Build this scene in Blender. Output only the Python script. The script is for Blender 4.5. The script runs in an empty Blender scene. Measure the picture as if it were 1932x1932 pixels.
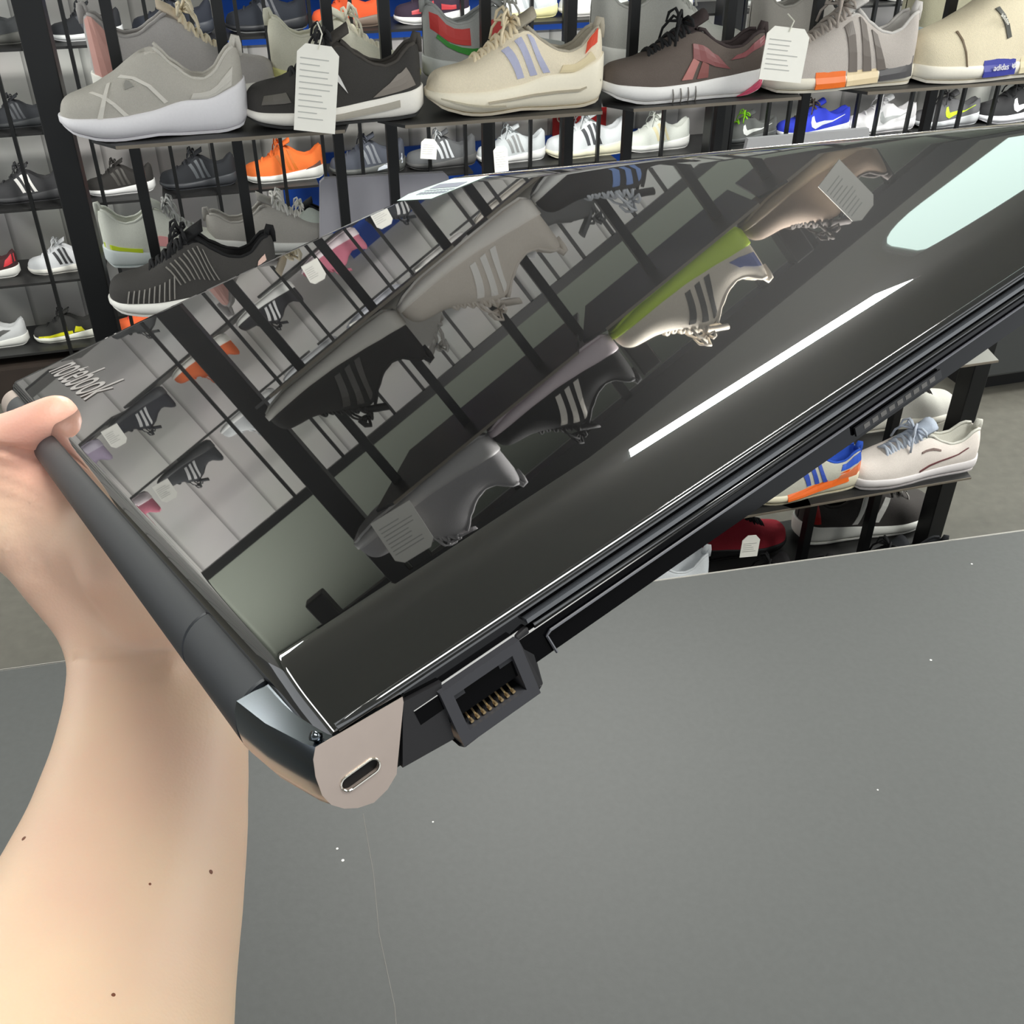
import bpy, bmesh, math, random
from mathutils import Vector, Matrix
from mathutils.bvhtree import BVHTree
random.seed(7)
SC=bpy.context.scene; COL=SC.collection
EYE=1.72                      # camera height above the floor
PITCH=math.radians(34.5)
# ---------------------------------------------------------------- camera
cd=bpy.data.cameras.new('camera'); cam=bpy.data.objects.new('camera',cd); COL.objects.link(cam)
cd.sensor_width=36; cd.lens=1950/1932*36; cd.clip_start=0.01
cam.location=(0,0,EYE); cam.rotation_euler=(math.radians(90)-PITCH,0,0)
SC.camera=cam
# ---------------------------------------------------------------- world, lights, exposure
W=bpy.data.worlds.new('world'); SC.world=W; W.use_nodes=True
bg=W.node_tree.nodes['Background']; bg.inputs[0].default_value=(.93,.97,1,1); bg.inputs[1].default_value=.98
SC.view_settings.view_transform='Standard'; SC.view_settings.look='None'
SC.view_settings.gamma=1; SC.view_settings.exposure=0.18; SC.view_settings.use_curve_mapping=False
def area(name,loc,rot,sx,sy,e,c=(1,.98,.94)):
    l=bpy.data.lights.new(name,'AREA'); l.shape='RECTANGLE'; l.size=sx; l.size_y=sy; l.energy=e; l.color=c
    o=bpy.data.objects.new(name,l); COL.objects.link(o); o.location=loc; o.rotation_euler=rot; return o
CEIL=2.50
area('ceiling_lamp_desk',(.2,.05,CEIL-.02),(0,0,0),.6,.3,12)
area('ceiling_lamp_left',(-2.5,1.1,CEIL-.02),(0,0,0),.5,1.8,42)
area('ceiling_lamp_right',(2.3,1.2,CEIL-.02),(0,0,0),.5,1.8,62)
area('ceiling_lamp_aisle',(.0,2.07,CEIL-.02),(0,0,math.radians(9)),.64,.32,72)
area('ceiling_lamp_far',(-2.3,3.0,CEIL-.02),(0,0,math.radians(16)),.9,.3,26)
area('fill_lamp_far_right',(2.9,3.5,CEIL-.02),(0,0,math.radians(16)),.2,.9,95)  # unseen fill lamp, added to brighten the far rack and wall
# ---------------------------------------------------------------- pixel / plane helpers (calibrated from the photo)
R_=Vector((1,0,0)); F_=Vector((0,math.cos(PITCH),-math.sin(PITCH))); D_=Vector((0,-math.sin(PITCH),-math.cos(PITCH)))
def cw(v): return R_*v[0]+D_*v[1]+F_*v[2]+Vector((0,0,EYE))
def ray(x,y): return Vector(((x-966)/1950,(y-966)/1950,1))
def px(x,y,Z): return cw(ray(x,y)*Z)
YAW=math.radians(16)
T=Vector((math.cos(YAW),math.sin(YAW),0)); NR=Vector((math.sin(YAW),-math.cos(YAW),0))
def RP(Y0,u,z): return Vector((0,Y0,z))+T*u     # point on a vertical plane parallel to the racks
def at(x,y,Y0):                                  # pixel -> (u, world z) on that plane
    d=cw(ray(x,y))-Vector((0,0,EYE)); o=Vector((0,0,EYE)); P0=Vector((0,Y0,0))
    k=(P0-o).dot(NR)/d.dot(NR); P=o+d*k; return (P-P0).dot(T),P.z
def atz(x,y,z):
    d=cw(ray(x,y))-Vector((0,0,EYE)); k=(z-EYE)/d.z; return Vector((0,0,EYE))+d*k
# ---------------------------------------------------------------- materials
MC={}
def lin(c): return tuple((v/255/12.92 if v/255<=.04045 else ((v/255+.055)/1.055)**2.4) for v in c)
def mat(name,rgb,rough=.6,metal=0,noise=.06,scale=60,bump=0,ior=1.45,emit=0,coat=0,srgb=True,knit=0):
    key=(name,tuple(rgb),rough,metal,noise,scale,bump,emit,knit)
    if key in MC: return MC[key]
    m=bpy.data.materials.new(name); m.use_nodes=True; nt=m.node_tree; b=nt.nodes['Principled BSDF']
    c=lin(rgb) if srgb else rgb
    b.inputs['Roughness'].default_value=rough; b.inputs['Metallic'].default_value=metal; b.inputs['IOR'].default_value=ior
    b.inputs['Coat Weight'].default_value=coat
    tc=nt.nodes.new('ShaderNodeTexCoord'); nz=nt.nodes.new('ShaderNodeTexNoise'); nz.inputs['Scale'].default_value=scale
    nz.inputs['Detail'].default_value=4
    nt.links.new(tc.outputs['Object'],nz.inputs['Vector'])
    mx=nt.nodes.new('ShaderNodeMix'); mx.data_type='RGBA'
    mx.inputs[6].default_value=tuple(max(0,v*(1-noise)) for v in c)+(1,)
    mx.inputs[7].default_value=tuple(min(1,v*(1+noise)) for v in c)+(1,)
    nt.links.new(nz.outputs['Fac'],mx.inputs[0]); nt.links.new(mx.outputs[2],b.inputs['Base Color'])
    if bump or knit:
        bp=nt.nodes.new('ShaderNodeBump'); bp.inputs['Strength'].default_value=bump or knit; bp.inputs['Distance'].default_value=.002
        if knit:
            wv=nt.nodes.new('ShaderNodeTexVoronoi'); wv.inputs['Scale'].default_value=330
            nt.links.new(tc.outputs['Object'],wv.inputs['Vector']); nt.links.new(wv.outputs['Distance'],bp.inputs['Height'])
        else: nt.links.new(nz.outputs['Fac'],bp.inputs['Height'])
        nt.links.new(bp.outputs['Normal'],b.inputs['Normal'])
    if emit:
        b.inputs['Emission Color'].default_value=c+(1,); b.inputs['Emission Strength'].default_value=emit
    MC[key]=m; return m
def fab(rgb): return mat('shoe_fabric',rgb,.85,noise=.1,scale=120,knit=.35)
def rub(rgb): return mat('shoe_rubber',rgb,.5,noise=.04,scale=80)
def pls(rgb,r=.35): return mat('plastic',rgb,r,noise=.03)
BLK=mat('black_painted_metal',(17,18,19),.42,noise=.1,scale=20)
# ---------------------------------------------------------------- object helpers
def tag(o,label=None,cat=None,group=None,kind=None):
    if label:o['label']=label
    if cat:o['category']=cat
    if group:o['group']=group
    if kind:o['kind']=kind
    return o
def empty(name,loc=(0,0,0),mw=None):
    o=bpy.data.objects.new(name,None); COL.objects.link(o); o.empty_display_size=.02
    if mw is not None:o.matrix_world=mw
    else:o.location=loc
    return o
def mk(name,verts,faces,mats,parent=None,smooth=False,sub=0,mi=None,bevel=0,seg=2):
    me=bpy.data.meshes.new(name); me.from_pydata([tuple(v) for v in verts],[],faces)
    bm=bmesh.new(); bm.from_mesh(me); bmesh.ops.recalc_face_normals(bm,faces=bm.faces[:])if mi is None else None
    bm.to_mesh(me); bm.free()
    for m in (mats if isinstance(mats,(list,tuple)) else [mats]): me.materials.append(m)
    if mi:
        for p,i in zip(me.polygons,mi): p.material_index=i
    if smooth:
        for p in me.polygons:p.use_smooth=True
    o=bpy.data.objects.new(name,me); COL.objects.link(o)
    if parent is not None:o.parent=parent
    if bevel:
        b=o.modifiers.new('bevel','BEVEL'); b.width=bevel; b.segments=seg; b.limit_method='ANGLE'
    if sub:
        s=o.modifiers.new('sub','SUBSURF'); s.levels=sub; s.render_levels=sub
    return o
class MB:
    def __init__(s): s.v=[];s.f=[]
    def add(s,v,f):
        n=len(s.v); s.v+= [Vector(p) for p in v]; s.f+=[tuple(i+n for i in q) for q in f]
    def hexa(s,p): # 8 pts: bottom 4 ccw, top 4
        s.add(p,[(3,2,1,0),(4,5,6,7),(0,1,5,4),(1,2,6,5),(2,3,7,6),(3,0,4,7)])
    def box(s,c,d,ax=(Vector((1,0,0)),Vector((0,1,0)),Vector((0,0,1)))):
        c=Vector(c); x,y,z=[ax[i]*d[i]/2 for i in range(3)]
        s.hexa([c-x-y-z,c+x-y-z,c+x+y-z,c-x+y-z,c-x-y+z,c+x-y+z,c+x+y+z,c-x+y+z])
    def tube(s,pts,r,n=8,cap=True,flat=1.0):
        pts=[Vector(p) for p in pts]; rs=r if isinstance(r,(list,tuple)) else [r]*len(pts)
        up=None; rings=[]
        for i,p in enumerate(pts):
            d=(pts[min(i+1,len(pts)-1)]-pts[max(i-1,0)]).normalized()
            if up is None: up=d.orthogonal().normalized()
            up=(up-d*up.dot(d)).normalized(); sd=d.cross(up)
            rings.append([p+(up*math.cos(2*math.pi*k/n)+sd*math.sin(2*math.pi*k/n)*flat)*rs[i] for k in range(n)])
        V=[q for g in rings for q in g]; Fc=[]
        for i in range(len(pts)-1):
            for k in range(n): Fc.append((i*n+k,i*n+(k+1)%n,(i+1)*n+(k+1)%n,(i+1)*n+k))
        if cap: Fc+= [tuple(range(n))[::-1],tuple(range((len(pts)-1)*n,len(pts)*n))]
        s.add(V,Fc)
    def prism(s,poly,thick): # poly list of Vector; thick Vector
        n=len(poly); V=list(poly)+[p+thick for p in poly]
        s.add(V,[tuple(range(n))[::-1],tuple(range(n,2*n))]+[(i,(i+1)%n,(i+1)%n+n,i+n) for i in range(n)])
    def build(s,name,m,parent=None,**k): return mk(name,s.v,s.f,m,parent,**k)
RAX=(T,-NR,Vector((0,0,1)))
def rbox(name,Y0,u0,u1,z0,z1,depth,m,parent=None,**k):  # box aligned with the racks
    b=MB(); b.box(RP(Y0,(u0+u1)/2,(z0+z1)/2),(u1-u0,depth,z1-z0),RAX); return b.build(name,m,parent,**k)
def text(name,body,size,mw,m,parent,ext=.0004,shear=0,align='CENTER'):
    c=bpy.data.curves.new(name,'FONT'); c.body=body; c.size=size; c.extrude=ext; c.align_x=align; c.align_y='CENTER'; c.shear=shear
    t=bpy.data.objects.new(name,c); COL.objects.link(t)
    me=bpy.data.meshes.new_from_object(t); bpy.data.objects.remove(t)
    me.materials.append(m); o=bpy.data.objects.new(name,me); COL.objects.link(o)
    if parent is not None:o.parent=parent
    o.matrix_local=mw; return o
# ================================================================ the room
def floor_mat():
    return mat('floor_concrete',(86,84,77),.55,noise=.28,scale=26,bump=.1)
b=MB(); b.box((0,2,-.05),(14,12,.1)); tag(b.build('floor',floor_mat()),kind='structure')
b=MB(); b.box((0,2,CEIL+.05),(14,9,.1)); tag(b.build('ceiling',mat('ceiling_paint',(232,233,226),.9,noise=.03)),kind='structure')
def wallmat():
    m=bpy.data.materials.new('slat_wall'); m.use_nodes=True; nt=m.node_tree; bs=nt.nodes['Principled BSDF']; bs.inputs['Roughness'].default_value=.6
    tc=nt.nodes.new('ShaderNodeTexCoord'); mp=nt.nodes.new('ShaderNodeMapping'); mp.inputs['Rotation'].default_value=(0,0,-YAW)
    wv=nt.nodes.new('ShaderNodeTexWave'); wv.inputs['Scale'].default_value=1.7; wv.inputs['Distortion'].default_value=0
    wv.bands_direction='X'; wv.wave_profile='SAW'
    nt.links.new(tc.outputs['Object'],mp.inputs[0]); nt.links.new(mp.outputs[0],wv.inputs[0])
    cr=nt.nodes.new('ShaderNodeValToRGB'); cr.color_ramp.elements[0].color=lin((150,146,136))+(1,); cr.color_ramp.elements[1].position=.10
    cr.color_ramp.elements[1].color=lin((222,216,203))+(1,)
    nt.links.new(wv.outputs['Fac'],cr.inputs[0])
    nz=nt.nodes.new('ShaderNodeTexNoise'); nz.inputs['Scale'].default_value=3; nz.inputs['Detail'].default_value=3
    nt.links.new(tc.outputs['Object'],nz.inputs[0])
    mx=nt.nodes.new('ShaderNodeMix'); mx.data_type='RGBA'; mx.blend_type='MULTIPLY'; mx.inputs[0].default_value=.35
    nt.links.new(cr.outputs[0],mx.inputs[6]); nt.links.new(nz.outputs['Color'],mx.inputs[7])
    hs=nt.nodes.new('ShaderNodeHueSaturation'); hs.inputs['Saturation'].default_value=.35
    nt.links.new(mx.outputs[2],hs.inputs['Color']); nt.links.new(hs.outputs[0],bs.inputs['Base Color'])
    return m
WM=wallmat()
YB=3.83+.34
tag(rbox('wall_back',YB+.05,-5,6,0,EYE+.27,.1,WM),kind='structure')
tag(rbox('wall_back_upper',YB+.05,-5,6,EYE+.27,CEIL,.1,mat('upper_wall_paint',(150,156,144),.8,noise=.04,scale=3)),kind='structure')
# right-hand dark bench beyond the near rack
t=empty('storage_bench',RP(2.95,2.15,0)); tag(t,'low dark storage bench on the floor at the right edge behind the rack','bench')
b=MB(); b.box((0,0,.26),(1.1,.42,.36),RAX); b.build('body',pls((58,60,60),.5),t,bevel=.01)
b=MB(); b.box((0,0,.46),(1.16,.46,.04),RAX); b.build('top',pls((24,25,26),.4),t,bevel=.006)
b=MB(); b.box((0,.03,.04),(1.05,.34,.08),RAX); b.build('plinth',pls((16,16,17),.5),t)
# ceiling lights: the one mirrored in the lid plus others
def rrect(w,d,r,n=6):
    P=[]
    for cx,cy,a0 in ((w/2-r,d/2-r,0),(-w/2+r,d/2-r,90),(-w/2+r,-d/2+r,180),(w/2-r,-d/2+r,270)):
        for i in range(n+1):
            a=math.radians(a0+90*i/n); P.append((cx+r*math.cos(a),cy+r*math.sin(a)))
    return P
LIGHTS=[((1.36,3.42),1.65,.62,'long rounded ceiling light panel over the far rack, mirrored at right of the lid'),
        ((.2,.05),.6,.3,'small ceiling light panel straight above the desk'),
        ((-2.5,1.1),.5,1.8,'ceiling light panel over the left aisle'),
        ((2.3,1.2),.5,1.8,'ceiling light panel over the right aisle'),
        ((0,2.07),.64,.32,'short ceiling light panel above the near rack, mirrored as the bright streak'),
        ((-2.3,3.0),.9,.3,'ceiling light panel near the far left of the ceiling'),
        ((2.9,3.5),.2,.9,'added narrow fill light panel brightening the far right of the room')]  # last entry is the panel of the added far-right fill lamp
for (x,y),w,d,lb in LIGHTS:
    t=empty('ceiling_light',(x,y,CEIL)); t.rotation_euler=(0,0,math.radians(6) if y>2.9 else math.radians(9) if y>2 else 0); tag(t,lb,'light','ceiling light panels')
    b=MB(); b.prism([Vector((p[0],p[1],-.012)) for p in rrect(w+.04,d+.04,.22 if y>3.2 else .03)],Vector((0,0,.012)))
    b.build('frame',pls((235,235,232)),t)
    b=MB(); b.prism([Vector((p[0],p[1],-.016)) for p in rrect(w,d,.2 if y>3.2 else .02)],Vector((0,0,.006)))
    b.build('diffuser',mat('light_diffuser',(205,228,220),.4,noise=0,emit=3.2),t)
# ================================================================ racks
SH_N={'s3':EYE-1.305,'s2':EYE-1.0,'s1':EYE-.70,'s0':EYE-.42,'r1':EYE-.11,'r2':EYE+.15}
YP=1.9; YF=1.80; YR=2.03
t=empty('shoe_rack',RP(YP,0,0)); RKN=t; o0=RP(YP,0,0)
tag(t,'near black steel double-sided shoe rack with square posts and thin shelf plates','rack')
def rk(name,Y0,u0,u1,z0,z1,dep,m,parent,org,**k):
    b=MB(); b.box(RP(Y0,(u0+u1)/2,(z0+z1)/2)-org,(u1-u0,dep,z1-z0),RAX); return b.build(name,m,parent,**k)
TOPN=EYE+.30
rk('column',YP,-.768,-.726,0,TOPN,.05,BLK,t,o0,bevel=.002)
rk('column',YP,1.12,1.165,0,TOPN,.05,BLK,t,o0,bevel=.002)
for u in (-.640,-.477,-.309,-.2175,-.0465,.105,.220,.403,.577,.857):
    z0=EYE-.74
    rk('post',YP,u-.0085,u+.0085,z0,TOPN,.014,BLK,t,o0)
for u in (-.64,-.3,.105,.45,.77,.95): rk('post',YP,u-.010,u+.010,0,EYE-.74,.022,BLK,t,o0)
rk('top_rail',YP,-.77,1.165,TOPN-.005,TOPN+.035,.05,BLK,t,o0)
rk('side_rail',YP,-.93,-.77,TOPN-.03,TOPN-.012,.02,BLK,t,o0)
for u_,z_,h_ in ((-.885,TOPN-.06,.06),(-.692,TOPN-.04,.065),(-.15,TOPN-.055,.065),(.19,TOPN-.04,.07)): rk('hanging_clamp',YP-.02,u_-.02,u_+.02,z_-h_/2,z_+h_/2,.04,BLK,t,o0,bevel=.003)
rk('bottom_rail',YP,-.77,1.165,.02,.05,.04,BLK,t,o0)
PLM=mat('shelf_plate',(36,36,36),.42,noise=.15,scale=30); EDG=mat('shelf_edge',(120,112,100),.5)
def plate(u0,u1,z,cut=.05,y0=1.735,y1=2.12,mt=PLM):
    P=[RP(y0,u0+cut,z)-o0,RP(y0,u1,z)-o0,RP(y1,u1-.01,z)-o0,RP(y1,u0,z)-o0,RP(y0+.05,u0,z)-o0]
    b=MB(); b.prism([p+Vector((0,0,-.005)) for p in P],Vector((0,0,.005)))
    o=b.build('shelf',mt,t)
    e=MB(); a=RP(y0-.001,0,z)-o0
    e.box(RP(y0-.001,(u0+cut+u1)/2,z-.0025)-o0,(u1-u0-cut,.0015,.005),RAX); e.build('edge_strip',EDG,o)
for z,L in ((SH_N['s0'],[(-.66,-.27),(-.225,.155),(.16,.52),(.60,1.15)]),
            (SH_N['s1'],[(-.60,-.27),(-.22,.155),(.16,.56),(.60,1.15)]),
            (SH_N['r1'],[(-.70,-.27),(-.25,.155),(.16,.56),(.60,1.15)]),
            (SH_N['r2'],[(-.66,-.215),(-.205,.17),(.18,.62),(.66,1.15)]),
            (SH_N['s2'],[(-.70,-.27),(-.25,.155),(.16,.56)]),
            (SH_N['s3'],[(-.70,-.22),(-.2,.3),(.32,.7),(.60,1.12)])):
    for a,c in L: plate(a,c,z)
plate(.60,1.10,EYE-1.0,mt=pls((150,150,144),.4))
# back rack
YBP=3.70; YBS=3.83
tb=empty('shoe_rack',RP(YBP,0,0)); ob=RP(YBP,0,0)
tag(tb,'far black steel shoe rack with thin uprights standing against the slatted wall','rack')
PXB=[(0,149),(43,318),(103,315),(182,311),(272,0),(328,318),(397,258),(460,132),(477,252),(527,250),(606,245),(678,232),(745,232),(808,232),(877,228),(930,225),(1001,217),(1060,217),(1130,217),(1254,195),(1386,185),(1454,179),(1494,175),(1625,159),(1666,156),(1726,159),(1782,152),(1825,151),(1888,146)]
us=sorted(at(x,y,YBP)[0] for x,y in PXB)
us=[-2.9,-2.76,-2.5,-2.36,-2.12]+[u for i,u in enumerate(us) if i==0 or u-us[i-1]>.05]
for u in us: rk('upright',YBP,u-.0055,u+.0055,.0,EYE+.22,.015,BLK,tb,ob)
rk('column',YBP-.03,.735,.81,0,EYE+.26,.06,BLK,tb,ob)
rk('top_rail',YBP,-3.1,2.6,EYE+.22,EYE+.255,.03,BLK,tb,ob)
ZB=[EYE-1.56,EYE-1.315,EYE-1.07,EYE-.84,EYE-.60,EYE-.36,EYE-.12]
for z in ZB:
    u=-3.05
    while u<2.4:
        w=random.uniform(.52,.66); rk('shelf',YBS,u,u+w-.05,z-.008,z,.24,PLM,tb,ob); u+=w
wd=mat('dark_wood',(46,38,33),.6,noise=.4,scale=12)
rk('plinth',YBS-.02,-3.05,.7,0,EYE-1.60,.26,wd,tb,ob)
# blue boards and grey panels on the wall
for u0,u1,z0,z1,lb in ((-1.03,.72,EYE-.70,EYE-.28,'royal blue board fixed to the slatted wall behind the upper far shelf'),
                       (-.90,.735,EYE-1.36,EYE-1.085,'royal blue board fixed to the slatted wall behind the lower far shelf')):
    o=rbox('wall_board',YB-.012,u0,u1,z0,z1,.012,mat('blue_board',(32,84,186),.3,noise=.15,scale=8)); tag(o,lb,'board')
def slab(name,pts,Y0,th,m,lb,cat,r=0):
    P=[]
    for x,y in pts:
        u,z=at(x,y,Y0); P.append(RP(Y0,u,z))
    b=MB(); b.prism(P,-NR*th); o=b.build(name,m,bevel=.01 if r else 0); return tag(o,lb,cat)
slab('display_board',[(604,520),(604,345),(612,337),(838,326),(846,333),(858,380),(858,520)],1.955,.012,pls((178,176,184),.5),'pale lilac-grey board standing behind the near posts above the lid','board')
slab('display_board',[(1395,330),(1412,262),(1640,242),(1640,330)],3.62,.02,pls((140,140,142),.5),'mid grey board leaning below the lime-laced grey shoe','board')
# red sign
o=rbox('sale_sign',YB-.02,*sorted((at(1043,225,YB-.02)[0],at(1143,225,YB-.02)[0])),at(1090,258,YB-.02)[1],at(1090,206,YB-.02)[1],.008,mat('red_card',(196,42,44),.5))
sg=empty('sale_sign',o.data.vertices[0].co); sgp=sg.location.copy()
o.parent=sg; o.location=-sgp; o.name='card'
tag(sg,'red sign card with white lettering behind the white shoes on the far shelf','sign')
rot=Matrix((T,Vector((0,0,1)),NR)).transposed().to_4x4()
for bd,x,y,s in (('GIÁ F',1078,222,.052),('GIÁ',1073,242,.05)):
    u,z=at(x,y,YB-.03); text('lettering',bd,s,Matrix.Translation(RP(YB-.03,u,z)-sgp)@rot,pls((238,214,200)),sg)
# ================================================================ shoes
def itp(P,x):
    if x<=P[0][0]: return P[0][1]
    for (a,fa),(b_,fb) in zip(P,P[1:]):
        if x<=b_:
            t_=(x-a)/(b_-a); t_=t_*t_*(3-2*t_)*.5+t_*.5; return fa+(fb-fa)*t_
    return P[-1][1]
def ss(a,b_,x): t_=min(1,max(0,(x-a)/(b_-a))); return t_*t_*(3-2*t_)
WP=[(0,.125),(.06,.14),(.15,.163),(.27,.178),(.4,.168),(.55,.142),(.7,.132),(.85,.132),(.93,.125),(1,.105)]
def hw(x):
    w=itp(WP,x)
    if x<.09: w*=max(.04,math.sqrt(max(0,1-((.09-x)/.09)**2)))
    if x>.93: w*=math.sqrt(max(0.0,1-((x-.93)/.07)**2))*.92+.05
    return w
HR=dict(run=[(0,.13),(.02,.19),(.06,.218),(.12,.232),(.2,.243),(.3,.285),(.42,.375),(.5,.43),(.55,.43),(.62,.36),(.72,.30),(.80,.285),(.86,.31),(.92,.375),(.96,.41),(.985,.40),(1,.33)],
        slip=[(0,.13),(.02,.20),(.06,.225),(.12,.245),(.2,.27),(.3,.32),(.42,.40),(.5,.46),(.55,.46),(.62,.37),(.72,.29),(.80,.28),(.86,.32),(.92,.40),(.96,.45),(.985,.44),(1,.36)],
        low=[(0,.12),(.02,.175),(.06,.20),(.12,.212),(.2,.222),(.3,.26),(.42,.335),(.5,.38),(.57,.37),(.65,.30),(.75,.26),(.83,.265),(.9,.32),(.96,.345),(.985,.335),(1,.28)],
        court=[(0,.11),(.02,.15),(.06,.17),(.12,.178),(.2,.19),(.3,.225),(.42,.29),(.5,.325),(.57,.315),(.65,.26),(.75,.225),(.83,.235),(.9,.29),(.96,.31),(.985,.30),(1,.25)],
        sock=[(0,.13),(.02,.18),(.06,.20),(.12,.21),(.2,.225),(.3,.27),(.42,.36),(.5,.45),(.55,.47),(.62,.42),(.72,.36),(.80,.35),(.86,.38),(.92,.45),(.96,.49),(.985,.48),(1,.38)])
SP=dict(boost=dict(t=[(0,.10),(.1,.095),(.3,.09),(.5,.10),(.7,.125),(.85,.15),(1,.17)],b=[(0,.05),(.08,.02),(.2,0),(.8,0),(.94,.01),(1,.05)],bulge=1.07),
        fat=dict(t=[(0,.13),(.1,.13),(.3,.13),(.5,.15),(.65,.19),(.8,.19),(.93,.24),(1,.27)],b=[(0,.08),(.08,.035),(.2,.005),(.3,0),(.5,.01),(.66,0),(.85,0),(.96,.02),(1,.07)],bulge=1.13),
        flat=dict(t=[(0,.09),(.1,.088),(.5,.085),(.85,.10),(1,.11)],b=[(0,.02),(.06,.005),(.2,0),(.95,0),(1,.01)],bulge=1.03),
        mid=dict(t=[(0,.12),(.06,.11),(.3,.095),(.5,.10),(.7,.12),(.9,.145),(1,.15)],b=[(0,.06),(.08,.025),(.2,0),(.85,0),(1,.04)],bulge=1.05))
class Shoe:
    def __init__(s,H='run',S='boost'): s.H=HR[H]; s.S=SP[S]; s.zt=lambda x:itp(s.S['t'],x); s.zb=lambda x:itp(s.S['b'],x)
    def open(s,x): return ss(.49,.57,x)*(1-ss(.955,.975,x))
    def half(s,x):
        w=hw(x)*.95; zt=s.zt(x)-.012; H=itp(s.H,x); o=s.open(x)
        wr=min(w*.95,itp([(0,.1),(.4,.09),(.5,.06),(.6,.07),(.72,.082),(.85,.078),(.95,.062),(.98,.05),(1,.03)],x)); P=[]
        for k in range(6):
            f=k/5; a=math.radians(62*f)
            # closed: dome, open: leaning wall
            cy=w*math.cos(a)**.8; cz=zt+(H-zt)*math.sin(a)**.92
            oy=w+(wr-w)*f**1.5+.012*math.sin(math.pi*f); oz=zt+(H-zt)*(f**.95)
            c=ss(.3,.5,x) if o<1 else 1
            c=max(o,.0)
            P.append((cy+(oy-cy)*c, cz+(oz-cz)*c))
        for k,(a,fy,fz) in enumerate(((70,.80,1.0),(80,.62,.62),(90,0,.18))):
            ar=math.radians(a); cy=w*math.cos(ar)**.8 if a<90 else 0; cz=zt+(H-zt)*math.sin(ar)**.92
            oy=wr*fy; oz=(H-.006) if k==0 else zt+(H-zt)*fz
            P.append((cy+(oy-cy)*o, cz+(oz-cz)*o))
        return P
    def side(s,x,f,sd=-1,off=.004):
        P=s.half(x)[:6]; k=min(4.999,max(0,f*5)); i=int(k); t_=k-i
        y=P[i][0]+(P[i+1][0]-P[i][0])*t_; z=P[i][1]+(P[i+1][1]-P[i][1])*t_
        dy=P[i+1][0]-P[i][0]; dz=P[i+1][1]-P[i][1]; n=math.hypot(dy,dz) or 1
        return Vector((x,sd*(y+off*dz/n),z-off*dy/n))
    def sole(s,x,g,sd=-1,off=.004):
        w=hw(x); b_=s.zb(x); t_=s.zt(x); z=b_+(t_-b_)*g
        return Vector((x,sd*(w*(.9+(s.S['bulge']-.9)*math.sin(math.pi*min(1,max(0,g*.85+.1))))+off),z))
def sts(n): return [.5-.5*math.cos(math.pi*i/n) for i in range(n+1)]
def patch(S,kind,c,mb,nx=5,nf=3,off=.004,th=.006,side=-1,strip=None):
    fn=S.side if kind=='u' else S.sole
    if strip: nx=len(strip)-1
    for sd in (side,):
        V=[];Fc=[]
        for lay in (off,off-th):
            for i in range(nx+1):
                for j in range(nf+1):
                    a=i/nx;b_=j/nf
                    x=0 if strip else (c[0][0]*(1-a)+c[1][0]*a)*(1-b_)+(c[3][0]*(1-a)+c[2][0]*a)*b_
                    f=0 if strip else (c[0][1]*(1-a)+c[1][1]*a)*(1-b_)+(c[3][1]*(1-a)+c[2][1]*a)*b_
                    if strip:
                        p,q2=strip[i]; x=p[0]+(q2[0]-p[0])*b_; f=p[1]+(q2[1]-p[1])*b_
                    V.append(fn(x,f,sd,lay))
        n=(nx+1)*(nf+1); q=lambda i,j:i*(nf+1)+j
        for i in range(nx):
            for j in range(nf):
                Fc.append((q(i,j),q(i+1,j),q(i+1,j+1),q(i,j+1))); Fc.append((n+q(i,j+1),n+q(i+1,j+1),n+q(i+1,j),n+q(i,j)))
        rim=[q(i,0) for i in range(nx+1)]+[q(nx,j) for j in range(1,nf+1)]+[q(i,nf) for i in range(nx-1,-1,-1)]+[q(0,j) for j in range(nf-1,0,-1)]
        for a,b_ in zip(rim,rim[1:]+rim[:1]): Fc.append((b_,a,a+n,b_+n))
        mb.add(V,Fc)
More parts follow.
